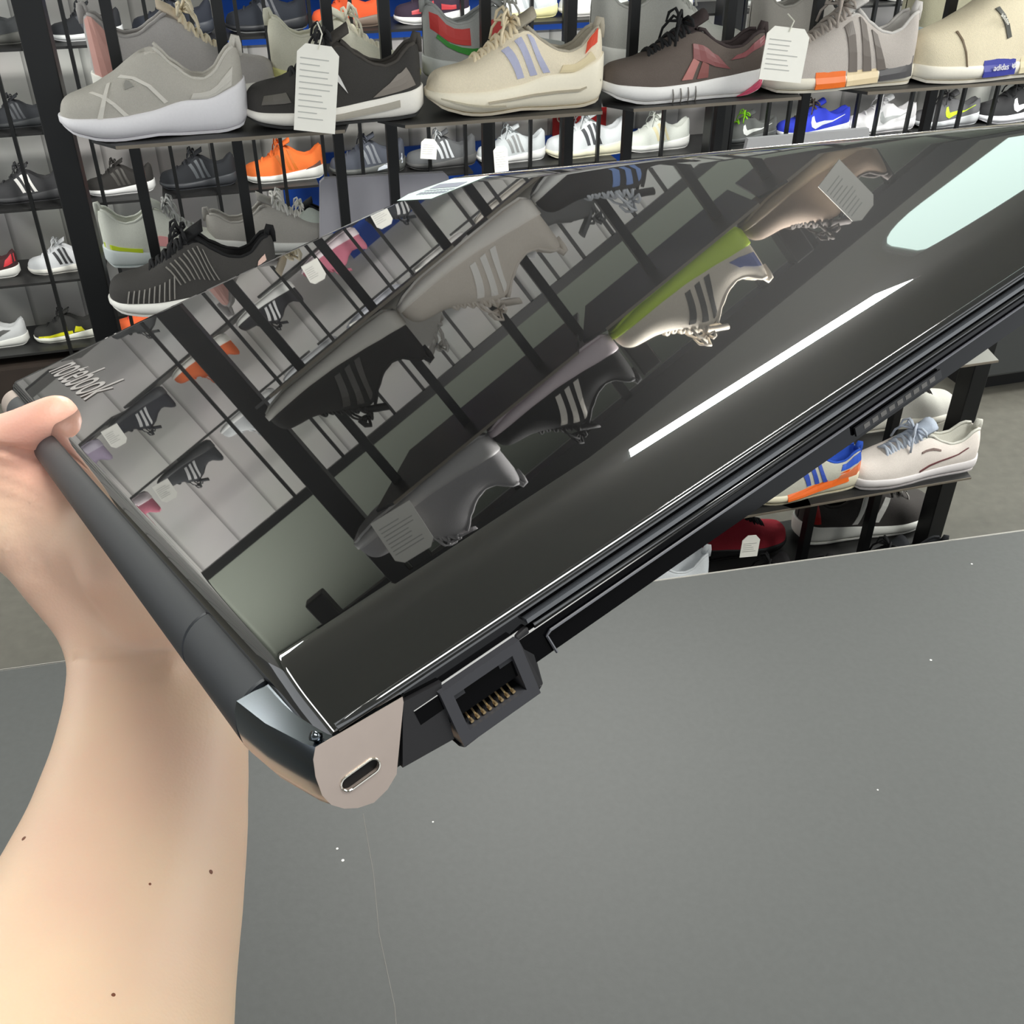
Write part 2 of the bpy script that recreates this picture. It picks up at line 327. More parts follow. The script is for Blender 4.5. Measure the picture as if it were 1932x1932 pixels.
def shoe(label,Y0,u0,u1,z,upper,sole,H='run',S='boost',stripe=None,swoosh=None,lace=None,lining=None,outs=None,flip=False,near=False,name='running_shoe',yaw=0,group=None,extra=None,tongue=None,bow=None,lean=0,ucol2=None,strap=None):
    S_=Shoe(H,S); L=u1-u0; fs=1 if flip else -1; lace=None if lace is False else (lace or upper); lining=lining or upper; outs=outs or sole
    ang=YAW+math.radians(yaw)+(math.pi if flip else 0)
    base=RP(Y0,u1 if flip else u0,z)
    mw=Matrix.Translation(base)@Matrix.Rotation(ang,4,'Z')@Matrix.Scale(L,4)
    t=empty(name,mw=mw); tag(t,label,'shoe',group)
    X=sts(26 if near else 16)
    # upper
    V=[];Fc=[];mi=[]
    for x in X:
        h=S_.half(x); R=[(-y,zz) for y,zz in h]+[(y,zz) for y,zz in h[-2::-1]]
        V+=[Vector((x,)+p) for p in R]
    n=17
    for i in range(len(X)-1):
        for k in range(n-1):
            Fc.append((i*n+k,(i+1)*n+k,(i+1)*n+k+1,i*n+k+1))
            mi.append(1 if (5<=k<=10 and S_.open((X[i]+X[i+1])/2)>.5) else (2 if ucol2 and X[i]<.3 else 0))
    mk('upper',V,Fc,[fab(upper),fab(lining),fab(ucol2 or upper)],t,smooth=True,sub=1 if near else 0,mi=mi)
    # midsole
    V=[];Fc=[]
    for x in X:
        w=hw(x); b_=S_.zb(x)+.012; tt=S_.zt(x); bl=S_.S['bulge']
        half=[(0,b_),(w*.8,b_),(w*.95,b_+.008),(w*bl,b_+(tt-b_)*.45),(w*(bl*.5+.49),tt-.015),(w*.95,tt),(w*.8,tt),(0,tt)]
        V+=[Vector((x+(.012 if x>.5 else -.012)*(abs(x-.5)*2)**6,y,zz)) for y,zz in half]+[Vector((x+(.012 if x>.5 else -.012)*(abs(x-.5)*2)**6,-y,zz)) for y,zz in half[-2:0:-1]]
    n=14
    for i in range(len(X)-1):
        for k in range(n): Fc.append((i*n+k,(i+1)*n+k,(i+1)*n+(k+1)%n,i*n+(k+1)%n))
    Fc+=[tuple(range(n)),tuple(range((len(X)-1)*n,len(X)*n))[::-1]]
    mk('midsole',V,Fc,rub(sole),t,smooth=True,sub=1 if near else 0)
    # outsole
    V=[];Fc=[]
    for x in X:
        w=hw(x)*.93; b_=S_.zb(x)
        V+=[Vector((x,-w,b_+.014)),Vector((x,-w*.97,b_)),Vector((x,w*.97,b_)),Vector((x,w,b_+.014))]
    for i in range(len(X)-1):
        for k in range(4): Fc.append((i*4+k,(i+1)*4+k,(i+1)*4+(k+1)%4,i*4+(k+1)%4))
    Fc+=[(0,1,2,3),tuple(range((len(X)-1)*4,len(X)*4))[::-1]]
    mk('outsole',V,Fc,rub(outs),t)
    # tongue
    if H!='slip':
        V=[];Fc=[]; zt0=itp(S_.H,.5)
        for lay in (0,.018):
            for i in range(6):
                a=i/5; x=.42+.16*a
                for j in range(5):
                    y=(j/4-.5)*2; zz=itp(S_.H,min(x,.5))+.006+.075*a**1.5-lay-.03*y*y
                    V.append(Vector((x+.02*a,y*(.062+.012*a),zz)))
        q=lambda l,i,j:l*30+i*5+j
        for i in range(5):
            for j in range(4):
                Fc.append((q(0,i,j),q(0,i+1,j),q(0,i+1,j+1),q(0,i,j+1))); Fc.append((q(1,i,j+1),q(1,i+1,j+1),q(1,i+1,j),q(1,i,j)))
        for i in range(5):
            Fc.append((q(0,i,0),q(1,i,0),q(1,i+1,0),q(0,i+1,0))); Fc.append((q(0,i,4),q(0,i+1,4),q(1,i+1,4),q(1,i,4)))
        for j in range(4): Fc.append((q(0,5,j),q(1,5,j),q(1,5,j+1),q(0,5,j+1)))
        mk('tongue',V,Fc,fab(tongue or lining),t,smooth=True)
    if lace and H!='slip':
        mb=MB(); nb=6 if near else 4
        for i in range(nb):
            xa=.26+.24*i/nb; xb=xa+.035*(1 if i%2 else -1)
            for (p,q_) in (((xa,1),(xb,-1)),) if not near else (((xa,1),(xa+.03,-1)),((xa+.03,1),(xa,-1))):
                pts=[]
                for j in range(7):
                    a=j/6; x=p[0]+(q_[0]-p[0])*a; y=(.075-.0)*(p[1]+(q_[1]-p[1])*a)
                    zz=itp(S_.H,min(x,.53))+.014-.045*(y/.075)**2
                    pts.append((x,y,zz))
                mb.tube(pts,.011 if near else .013,6,flat=1)
        zz=itp(S_.H,.48)+.03
        for sd in (-1,1):
            for dx,dy,dz in ((-.05,.07,.06),(.02,.10,.03)):
                pts=[(.47,0,zz),(.47+dx*.5,sd*dy*.6,zz+dz),(.47+dx,sd*dy,zz+dz*.6),(.47+dx*1.2,sd*dy*1.1,zz-.01),(.47+dx*.5,sd*dy*.6,zz-.005),(.47,0,zz)]
                mb.tube(pts,.009,6)
            mb.tube([(.47,0,zz),(.44,sd*.05,zz+.02),(.40,sd*.10,zz-.05),(.39,sd*.115,zz-.11)],.008,6)
        mb.build('laces',fab(bow or lace),t,smooth=True)
    if stripe:
        for i in range(3):
            mb=MB(); x0=.40+.075*i
            patch(S_,'u',[(x0+.075,.12),(x0+.115,.12),(x0+.035,.86),(x0-.005,.86)],mb,2,5,side=fs)
            mb.build('stripe',pls(stripe,.5),t)
    if swoosh:
        mb=MB()
        patch(S_,'u',None,mb,0,2,side=fs,strip=[((.40,.72),(.43,.74)),((.385,.45),(.44,.48)),((.40,.22),(.46,.34)),((.455,.10),(.50,.33)),((.56,.22),(.58,.40)),((.70,.42),(.71,.54)),((.88,.69),(.88,.73))])
        mb.build('logo',pls(swoosh,.5),t)
    if near:
        mb=MB()   # padded collar rim
        for sd in (-1,1):
            pts=[]
            for i in range(13):
                x=.55+.415*i/12; h=S_.half(x)[5]; pts.append((x,sd*(h[0]-.006),h[1]-.002))
            mb.tube(pts,.011,6)
        mb.build('collar_rim',fab(lining),t,smooth=True)
        mb=MB(); h=itp(S_.H,.97)
        mb.tube([(.962,.0,h-.04),(.968,0,h+.0),(.98,0,h+.028),(.995,0,h+.022),(1.0,0,h-.01),(.998,0,h-.07)],.008,6,flat=2.6)
        mb.build('pull_tab',fab(lining),t,smooth=True)
    if extra:
        for nm,kind,c,col in extra:
            mb=MB(); patch(S_,kind,c,mb,5 if near else 3,3,off=.006,th=.009,side=fs)
            mb.build(nm,pls(col,.45),t)
    return t
def price_tag(label,x,y,w,h,Y0,tilt,strtop=None,group=None):
    u,z=at(x,y,Y0); c=RP(Y0,u,z)
    t=empty('price_tag',c); tag(t,label,'tag',group or 'price tags hanging from shoes')
    t.matrix_world=Matrix.Translation(c)@rot@Matrix.Rotation(math.radians(tilt),4,'Z')@Matrix.Rotation(math.radians(-8),4,'X')
    b=MB(); b.prism([Vector((px_,py_,0)) for px_,py_ in ((-w/2,-h/2),(w/2,-h/2),(w/2,h/2-.012),(w/2-.012,h/2),(-w/2+.012,h/2),(-w/2,h/2-.012))],Vector((0,0,.0015)))
    b.build('card',pls((240,238,230),.5),t)
    b=MB(); n=max(4,int(h/.011))
    for i in range(n):
        ln=w*random.uniform(.45,.8); b.box((-w*.42+ln/2,h/2-.02-i*(h-.03)/n,.0018),(ln,.0014,.0004))
    b.build('printed_lines',pls((186,186,182)),t)
    if strtop:
        b=MB(); b.tube([(0,h/2-.006,.002),(.004,h/2+strtop*.5,.004),(-.002,h/2+strtop,-.01)],.0012,5); b.build('string',pls((230,228,215)),t)
    return t
def U(x,y,Y0): return at(x,y,Y0)[0]
def shoepx(label,Y0,x0,x1,y,z,*a,**k):
    if Y0==YF: k.setdefault('group','shoes on the front side of the near rack')
    return shoe(label,Y0,U(x0,y,Y0),U(x1,y,Y0),z,*a,**k)
z0=SH_N['s0']
WH=(240,238,232); OFF=(226,222,210); K=(38,38,40); G=(120,122,124); CR=(240,226,196)
# --- near rack, big front row
shoepx('grey laceless slip-on with chunky white sole, leftmost big front shoe',YF,118,470,235,z0+.001,(178,174,166),(226,224,228),H='slip',S='fat',lace=False,near=True,name='slip_on_shoe',lining=(196,192,184),
  extra=[('strap','u',[(.20,.04),(.23,.04),(.30,.95),(.28,.95)],(204,200,192)),('strap','u',[(.34,.04),(.365,.04),(.20,.95),(.18,.95)],(206,202,194)),
         ('strap','u',[(.56,.08),(.58,.10),(.36,.95),(.34,.95)],(208,204,196)),('heel_panel','u',[(.70,.1),(.93,.1),(.95,.5),(.72,.36)],(196,192,184)),('logo_mark','u',[(.37,.52),(.42,.50),(.385,.72),(.37,.66)],(140,138,132))])
shoepx('black running shoe with white sole and a handwritten white tag hung on its laces',YF,465,796,212,z0+.001,(58,56,54),(240,236,228),near=True,stripe=None,lace=(40,40,42),lining=(74,70,66),outs=(60,60,60),
  extra=[('heel_counter','u',[(.70,.10),(.95,.12),(.90,.62),(.85,.62)],(132,124,116)),('side_band','u',[(.50,.40),(.56,.20),(.46,.85),(.41,.85)],(224,222,220)),('side_band','u',[(.43,.30),(.47,.16),(.38,.66),(.35,.70)],(224,222,220)),('toe_overlay','u',[(.08,.3),(.24,.3),(.22,.62),(.10,.6)],(92,88,82)),('sole_recess','s',[(.45,.3),(.85,.5),(.85,.75),(.45,.62)],(168,162,150))])
shoepx('cream running shoe with three pale lilac stripes and red heel detail',YF,806,1128,205,z0+.001,(236,224,200),(240,232,212),near=True,stripe=(176,178,204),lace=(222,196,150),bow=(238,222,190),lining=(176,168,152),S='fat',outs=(210,200,180),
  extra=[('heel_detail','u',[(.87,.62),(.94,.60),(.955,.95),(.89,.90)],(226,84,60)),('heel_panel','u',[(.72,.12),(.93,.14),(.9,.5),(.74,.42)],(224,208,170)),('sole_seam','s',[(.3,.55),(.97,.45),(.97,.5),(.3,.62)],(170,160,140)),('sole_seam','s',[(.05,.6),(.4,.3),(.4,.36),(.05,.68)],(180,172,152))])
shoepx('brown-grey training shoe with dusty red side bands, black laces and pink heel sole',YF,1132,1428,180,z0+.001,(98,88,82),(238,236,234),near=True,lace=(24,24,26),lining=(60,50,50),H='low',S='mid',outs=(230,228,226),
  extra=[('side_band','u',[(.50,.42),(.74,.28),(.66,.62),(.50,.72)],(128,70,70)),('side_band','u',[(.43,.10),(.50,.08),(.54,.38),(.50,.42)],(180,118,112)),('side_band','u',[(.53,.08),(.60,.08),(.60,.34),(.56,.38)],(140,84,80)),('heel_band','u',[(.74,.58),(.97,.62),(.96,.86),(.78,.72)],(138,76,80)),('heel_sole','s',[(.80,.02),(.985,.1),(.985,.7),(.93,.5)],(206,84,112)),
   ('flex_groove','s',[(.38,0),(.385,0),(.375,.8),(.37,.8)],(120,116,112)),('flex_groove','s',[(.43,0),(.435,0),(.425,.8),(.42,.8)],(120,116,112)),('flex_groove','s',[(.48,0),(.485,0),(.475,.8),(.47,.8)],(120,116,112)),('flex_groove','s',[(.53,0),(.535,0),(.525,.8),(.52,.8)],(120,116,112))])
shoepx('light grey shoe with dark grey stripes and an orange sole block',YF,1432,1706,158,z0+.001,(190,182,176),(232,226,210),near=True,S='flat',lace=(170,160,152),lining=(206,202,198),stripe=None,
  extra=[('stripe','u',[(.50,.06),(.56,.06),(.50,.88),(.45,.88)],(112,104,98)),('stripe','u',[(.60,.06),(.66,.06),(.60,.88),(.55,.88)],(112,104,98)),('stripe','u',[(.70,.06),(.76,.06),(.68,.84),(.64,.86)],(112,104,98)),
         ('orange_block','s',[(.27,.25),(.48,.25),(.48,1.3),(.27,1.3)],(236,112,32)),('speckled_block','s',[(.72,.35),(.95,.45),(.95,1.5),(.72,1.3)],(70,68,70)),('cream_block','s',[(.49,.25),(.71,.3),(.71,1.3),(.49,1.3)],(226,206,168))])
tS=shoepx('cream laceless shoe with a blue logo tab on its sole, rightmost front shoe',YF,1706,2010,132,z0+.001,(232,220,192),(240,234,220),near=True,H='slip',S='flat',lace=False,name='slip_on_shoe',lining=(90,120,110),
  extra=[('blue_tab','s',[(.34,.3),(.55,.3),(.55,1.25),(.34,1.25)],(52,58,150)),('cream_block','s',[(.58,.3),(.78,.3),(.78,1.25),(.58,1.25)],(222,210,176)),('strap','u',[(.46,.30),(.485,.30),(.40,.90),(.38,.92)],(84,84,78)),('toe_seam','u',[(.24,.02),(.245,.02),(.19,.9),(.18,.9)],(120,104,84))])
S_=Shoe('slip','flat'); pA=S_.sole(.45,.8,-1,.013)
text('lettering','adidas',.042,Matrix.Translation(pA+Vector((-.008,-.004,0)))@Matrix.Rotation(math.radians(9),4,'Z')@Matrix.Rotation(math.radians(90),4,'X'),pls((236,234,240)),tS,ext=.002)
mb=MB()
for a in (-28,0,28):
    ca=Vector((math.sin(math.radians(a)),0,math.cos(math.radians(a)))); c0=pA+Vector((.076,.008,-.012)); sdv=Vector((ca.z,0,-ca.x))
    mb.prism([c0,c0+ca*.014-sdv*.007,c0+ca*.030,c0+ca*.014+sdv*.007],Vector((0,-.002,0)))
mb.build('logo_mark',pls((236,234,240)),tS)
pB=Shoe('slip','flat').side(.415,.62,-1,.020)
text('lettering','adidas',.03,Matrix.Translation(pB)@Matrix.Rotation(math.radians(40),4,'Y')@Matrix.Rotation(math.radians(68),4,'X'),pls((230,228,220)),tS,ext=.002)
price_tag('handwritten white tag hanging over the black running shoe with the white sole',597,168,.062,.122,1.722,-10,.03)
price_tag('blank-looking white tag covering the toe of the shoe with the orange sole block',1480,103,.080,.082,1.715,-8,.02)
# rear side of the same shelf (toes pointing right)
def rear(label,x0,x1,y,z,*a,**k): return shoepx(label,YR,x0,x1,y,z,*a,flip=True,group='shoes on the rear side of the near rack',**k)
rear('grey shoe with a pale pink heel and cream laces behind the grey slip-on',176,520,140,z0,(184,180,178),(236,234,226),H='sock',lining=(176,172,170),lace=(238,226,200),tongue=(230,214,190),near=True,
   extra=[('pink_heel','u',[(.80,.02),(.985,.02),(.985,.96),(.88,.9)],(212,160,150))])
rear('white and yellow-green shoe with big white laces behind the tagged black shoe',512,790,120,z0,(226,224,206),(224,222,150),H='sock',lace=(246,240,220),near=True)
rear('grey shoe with red and green side panels behind the cream running shoe',800,1080,110,z0,(178,180,178),(200,204,202),H='sock',lace=(220,218,210),near=True,
   extra=[('red_panel','u',[(.72,.45),(.97,.5),(.97,.85),(.72,.85)],(206,60,56)),('green_panel','u',[(.60,.10),(.94,.40),(.93,.48),(.56,.30)],(62,150,62)),('red_panel','u',[(.5,.3),(.66,.5),(.64,.8),(.5,.7)],(206,60,56))])
rear('light grey high-heeled-collar shoe behind the gap before the brown training shoe',1112,1400,100,z0,(196,196,190),(232,232,226),H='sock',near=True)
rear('pale ribbed grey and black shoe behind the big white tag',1410,1650,80,z0,(176,172,166),(220,216,150),H='sock',lace=(60,60,62),tongue=(50,50,52),near=True)
rear('pale yellow and grey-blue shoe behind the right end of the front row',1700,1960,60,z0,(206,202,176),(170,184,190),H='sock',near=True)
# --- second near shelf
z1=SH_N['s1']
shoepx('black ribbed running shoe with white sole just above the laptop lid edge',YF,208,530,560,z1,(62,60,58),(240,238,232),near=True,H='run',S='boost',lace=(26,26,28),lining=(18,18,20),
  extra=[('side_rib','u',[(.10+.03*i,.06),(.108+.03*i,.06),(.13+.03*i,.5),(.122+.03*i,.5)],(140,136,130)) for i in range(10)]+[('side_rib','u',[(.42+.028*i,.28),(.428+.028*i,.28),(.36+.028*i,.86),(.352+.028*i,.86)],(120,116,110)) for i in range(9)]+[('heel_logo','u',[(.88,.44),(.94,.46),(.935,.62),(.89,.58)],(226,190,176))])
rear('white and pale green shoe with a lime band behind the black ribbed shoe',200,440,480,z1,(214,216,206),(206,214,214),H='sock',near=True,lace=(180,180,178),
   extra=[('lime_band','u',[(.70,.02),(.99,.05),(.99,.16),(.70,.14)],(198,218,50)),('pink_band','u',[(.35,.1),(.62,.2),(.60,.4),(.35,.3)],(228,160,160))])
rear('silver grey shoe with a looped heel behind the black ribbed shoe',392,640,440,z1,(176,172,166),(220,220,216),H='low',near=True,lace=(230,228,222))
shoepx('pale mint shoe with a black padded heel beside the lilac-grey board',YR,492,668,470,z1,(204,212,202),(232,232,224),H='sock',near=True,lining=(30,32,32),lace=(236,234,226),
   extra=[('black_heel','u',[(.84,.5),(.99,.5),(.99,.95),(.84,.9)],(34,36,36))])
# --- lower right
z3=SH_N['s3']
shoepx('white leather court shoe with a thin brown side line, low at right',YF,1592,1818,905,z3,(238,228,220),(236,230,230),near=True,H='court',S='flat',lace=(242,236,230),bow=(196,204,218),lining=(206,204,194),name='court_shoe',tongue=(190,200,216),
  extra=[('side_line','u',[(.48,.04),(.86,.62),(.855,.66),(.475,.08)],(110,66,68)),('lettering','u',[(.48,.56),(.64,.66),(.64,.72),(.48,.62)],(130,110,104))])
shoepx('blue and orange running shoe with a cream sole just below the laptop',YF,1400,1602,940,z3,(206,204,190),(240,232,206),near=True,H='low',stripe=(64,92,190),lining=(48,94,206),lace=(214,204,180),
  extra=[('orange_band','s',[(.30,.45),(.98,.75),(.99,1.5),(.30,1.0)],(244,112,40)),('orange_heel','u',[(.74,.0),(.97,.0),(.97,.5),(.78,.3)],(244,136,90)),('blue_heel','u',[(.78,.55),(.96,.55),(.96,.9),(.8,.85)],(48,94,206))])
rear('pale grey shoe with black laces behind the white court shoe',1575,1770,850,z3,(206,204,196),(226,222,210),near=True,H='low',lace=(40,34,32))
z4=EYE-1.56
b=MB(); b.box(RP(YP-.01,.75,EYE-1.637)-o0,(.9,.44,.006),RAX); b.build('shelf',PLM,RKN)
rear('charcoal shoe with three white stripes and a red heel tab under the low shelf',1500,1735,1000,EYE-1.63,(64,60,58),(232,232,226),near=True,H='low',stripe=(224,222,216),lining=(54,50,48),
   extra=[('red_heel','u',[(.90,.2),(.985,.1),(.985,1),(.92,.95)],(206,50,48))])
rear('grey and white shoe seen behind the charcoal striped shoe',1590,1750,985,EYE-1.63,(190,186,180),(220,214,200),H='low')
shoepx('black shoe with a padded navy collar low at the desk edge',YF,1575,1775,1055,EYE-1.633,(28,30,34),(30,30,34),near=True,H='court',lace=(20,20,22))
shoepx('black shoe with a white tag low beside the desk edge',YF,1345,1560,1085,EYE-1.633,(30,28,30),(34,34,36),near=True,H='low',lace=(20,20,22))
rear('bright red and black shoe low behind the desk edge',1290,1470,1050,EYE-1.63,(196,54,70),(30,30,32),near=True,H='run',lace=(24,24,26))
shoepx('white shoe whose heel rises above the desk edge under the laptop',YF,1090,1328,1110,z4,(226,230,234),(232,232,230),near=True,H='run')
price_tag('small white tag on the black shoe low beside the desk edge',1415,1030,.045,.055,1.75,-6)
# --- near rack shelves above the photo frame, seen mirrored in the lid
r1=SH_N['r1']; r2=SH_N['r2']
gr='shoes mirrored in the laptop lid'
def mir(lb,u0,u1,z,*a,**k): return shoe(lb,YF,u0,u1,z,*a,near=True,group='shoes on the front side of the near rack',**k)
mir('black striped running shoe with pale sole, mirrored at left centre of the lid',-.70,-.425,r1,(44,43,42),(206,202,194),stripe=(80,78,74),outs=(150,148,140))
mir('white running shoe with three white stripes, largest pale shoe mirrored in the lid',-.418,-.137,r1,(226,216,204),(240,234,226),stripe=(250,246,240),lace=(232,222,210))
mir('black shoe with white sole and laces mirrored near the top edge of the lid',-.13,.15,r1,(52,50,50),(236,234,230),lace=(226,230,236),stripe=(120,150,210))
mir('blue and lime shoe mirrored at the top edge of the lid',.17,.44,r1,(60,80,150),(210,226,120),lace=(80,90,120))
mir('plain grey shoe with a tag, lowest shoe mirrored in the lid',-.73,-.435,r2,(166,164,166),(190,188,188),lace=(176,174,176))
mir('black shoe with three white stripes and lilac sole, mirrored in the lid centre',-.432,-.168,r2,(34,34,36),(220,206,212),stripe=(232,226,216),lace=(30,30,32))
mir('beige shoe with a lime green sole and black stripes, mirrored in the lid',-.162,.12,r2,(226,216,200),(190,220,40),stripe=(60,60,58),lace=(222,212,196),extra=[('blue_heel','u',[(.80,.2),(.97,.2),(.97,.6),(.84,.55)],(96,110,170))])
mir('taupe shoe with a barcode tag, mirrored at upper right of the lid',.125,.39,r2,(126,108,92),(150,132,110),lace=(60,52,46),lining=(60,52,48))
def mtag(lb,u,z,w,h,tilt): 
    x=price_tag(lb,900,300,w,h,1.70,tilt); x.location=RP(1.722,u,z); return x
mtag('white tag on the plain grey shoe mirrored lowest in the lid',-.625,r2+.045,.075,.09,8)
mtag('long cream barcode tag hanging from the taupe shoe mirrored in the lid',.30,r2+.075,.055,.10,-14)
for x,lb in ((-.33,'white'),(.05,'grey'),(.40,'cream')):
    c={'white':(236,232,226),'grey':(150,150,150),'cream':(230,216,186)}[lb]
    shoe(f'{lb} shoe on the rear side of the upper rack shelf mirrored in the lid',YR,x-.28,x,r1,c,(226,222,212),flip=True)
# --- far rack rows
def far(lb,x0,x1,y,z,*a,**k): return shoepx(lb,YBS-.02,x0,x1,y,z,*a,group='shoes on the far rack',**k)
zA,zBr,zC,zD,zE=EYE-.60,EYE-.84,EYE-1.07,EYE-1.315,EYE-1.56
far('dark grey shoe cut by the left edge on the top visible far shelf',-100,53,60,zA,(66,68,70),(88,88,84))
far('black shoe with white sole beside the left column on the top visible far shelf',94,232,60,zA,(44,46,50),(226,228,228),stripe=(70,72,78))
far('all-black shoe at the left end of the upper blue board',249,403,48,zA,(44,48,58),(62,66,74),stripe=(84,88,96))
far('black toothed-sole shoe on the top far shelf left of the orange one',425,580,36,zA,(40,44,52),(44,46,50),outs=(120,122,122),stripe=(78,80,86))
far('orange and brown shoe on the top far shelf',588,722,30,zA,(226,92,50),(120,104,92))
far('navy and red patterned shoe with white sole on the top far shelf',744,885,25,zA,(56,44,60),(236,236,234),extra=[('red_patch','u',[(.2,.2),(.5,.2),(.5,.5),(.2,.45)],(190,60,66)),('red_patch','u',[(.6,.2),(.8,.2),(.8,.5),(.6,.45)],(190,60,66))])
far('white shoe with a pale yellow sole on the top far shelf',925,1050,12,zA,(224,228,230),(232,226,170),stripe=(190,196,200))
far('white shoe second from the thick far column on the top far shelf',1055,1182,5,zA,(228,230,232),(240,238,234))
far('white shoe nearest the thick far column on the top far shelf',1188,1305,0,zA,(232,226,228),(240,238,234))
for i,(a,c_,col) in enumerate(((1380,1500,(150,150,150)),(1510,1640,(60,60,64)),(1650,1780,(220,216,206)),(1790,1920,(90,92,96)))):
    far(f"{('mid grey','black','off-white','slate')[i]} shoe at the top right of the far rack",a,c_,-10,zA,col,(226,224,220))
far('dark grey shoe at the left edge on the second far shelf',-35,92,215,zBr,(52,54,58),(60,62,64),stripe=(84,86,90))
far('black shoe with three bold white stripes at left on the third far shelf',0-25,124,362,zC,(62,62,64),(66,66,68),stripe=(232,230,226))
far('black white-soled shoe just right of the left column, third far shelf',160,292,345,zC,(50,48,46),(232,232,230),stripe=(76,74,70))
far('all-black shoe left of the orange shoe on the third far shelf',300,446,330,zC,(40,42,46),(60,62,66),stripe=(84,88,92))
far('bright orange running shoe with white sole on the third far shelf',460,612,322,zC,(246,122,56),(232,232,226),stripe=(210,112,40),extra=[('grey_heel','u',[(.75,.02),(.96,.05),(.95,.28),(.8,.12)],(120,90,80))])
far('slate blue-grey shoe right of the orange one on the third far shelf',622,764,305,zC,(78,82,92),(90,92,90),stripe=(130,134,140),extra=[('white_heel','s',[(.6,.4),(.95,.7),(.95,1.5),(.62,.7)],(200,206,214))])
far('grey shoe with white stripes and a small tag on the third far shelf',766,897,297,zC,(98,100,102),(84,84,84),stripe=(216,220,224),lace=(200,204,206))
far('white and grey shoe with a long tag on the third far shelf',900,1027,286,zC,(210,216,218),(234,234,232),stripe=(150,152,152))
far('white shoe with dark stripes in front of the red sign',1030,1178,275,zC,(222,226,228),(232,228,202),stripe=(74,76,80))
far('cream-white shoe between the red sign and the thick far column',1174,1297,266,zC,(226,230,222),(236,236,232),stripe=(226,216,176))
far('grey shoe with lime green laces right of the thick far column',1350,1462,242,zC,(96,98,96),(80,82,82),swoosh=(226,228,224),lace=(150,226,40),H='low')
far('royal blue shoe with white sole on the third far shelf',1468,1598,233,zC,(50,66,204),(226,228,232),swoosh=(222,226,240),H='low',lace=(90,80,70))
far('all-white shoe between the blue and grey-lime shoes, third far shelf',1600,1722,224,zC,(222,220,222),(234,232,234),swoosh=(170,172,172),H='low')
far('grey shoe with a lime swoosh on the third far shelf',1725,1841,216,zC,(104,104,106),(190,192,194),swoosh=(196,222,50),H='low',lace=(70,70,72))
far('black shoe with a white swoosh at the right edge on the third far shelf',1843,1975,205,zC,(42,42,44),(226,226,230),swoosh=(240,240,240),H='low')
far('red and black shoe cut by the left edge on the fourth far shelf',-100,34,495,zD,(70,40,42),(232,232,226),extra=[('red_heel','u',[(.8,.3),(.98,.3),(.98,.9),(.84,.8)],(206,52,60))])
far('silver-white black-striped shoe on the fourth far shelf',47,182,480,zD,(216,218,220),(222,220,212),stripe=(60,60,62))
far('white and grey shoe cut by the left edge on the lowest far shelf',-90,50,620,zE,(206,208,208),(226,226,220),extra=[('grey_flash','u',[(.5,.2),(.6,.2),(.8,.8),(.7,.8)],(90,90,88))])
far('black shoe with yellow trim and white sole on the lowest far shelf',57,186,605,zE,(50,50,48),(226,226,214),lace=(36,36,36),extra=[('yellow_trim','u',[(.08,.05),(.6,.05),(.6,.2),(.08,.2)],(226,222,40)),('yellow_trim','u',[(.62,.1),(.78,.1),(.74,.5),(.66,.5)],(226,222,40))])
far('orange shoe below the black ribbed shoe on the lowest far shelf',212,330,590,zE,(244,110,62),(236,120,80),H='low',lace=(226,70,60))
far('white shoe on the lowest far shelf half hidden by the lid',-40+235,345,640,EYE-1.72+.001,(210,214,212),(226,226,222),H='low') if False else None
price_tag('small white tag on the grey striped shoe of the far shelf',809,281,.055,.065,3.66,-8)
price_tag('long white tag hanging from the white and grey shoe of the far shelf',945,300,.05,.085,3.66,2)
# far upper rows, mirrored only
pal=[((196,180,206),(214,206,222)),((50,52,60),(70,72,76)),((226,110,60),(230,228,220)),((44,44,48),(226,226,222)),((206,120,140),(236,222,226)),((60,62,66),(60,62,64)),((222,224,226),(240,240,238)),((90,94,104),(200,202,204)),((40,76,190),(220,222,230)),((150,150,150),(226,224,220)),((70,66,60),(206,200,190))]
cn=['lilac and white','charcoal','orange and white','black with white sole','pink and white','dark grey','white','slate grey','royal blue','mid grey','dark brown']
for ri,(z,rn) in enumerate(((EYE-.36,'second'),(EYE-.12,'top'))):
    u=-2.25; i=0
    wl=['at the left end','left of centre','near the left column','in the middle','right of the middle','at the right']
    while u<1.4:
        c,s=pal[(i+ri*4)%11]
        shoe(f"{cn[(i+ri*4)%11]} shoe {'again ' if i>10 else ''}{wl[min(5,i//3)]} of the {rn} far shelf, mirrored",YBS-.02,u,u+.235,z,c,s,group='shoes on the far rack',stripe=(210,210,210) if i%2 else None)
        if i in (1,4,5): 
            x=price_tag(f"white tag on the {cn[(i+ri*4)%11]} shoe of the {rn} far shelf, mirrored",900,300,.06,.07,3.6,10); x.location=RP(3.66,u+.08,z+.05)
        u+=.285; i+=1
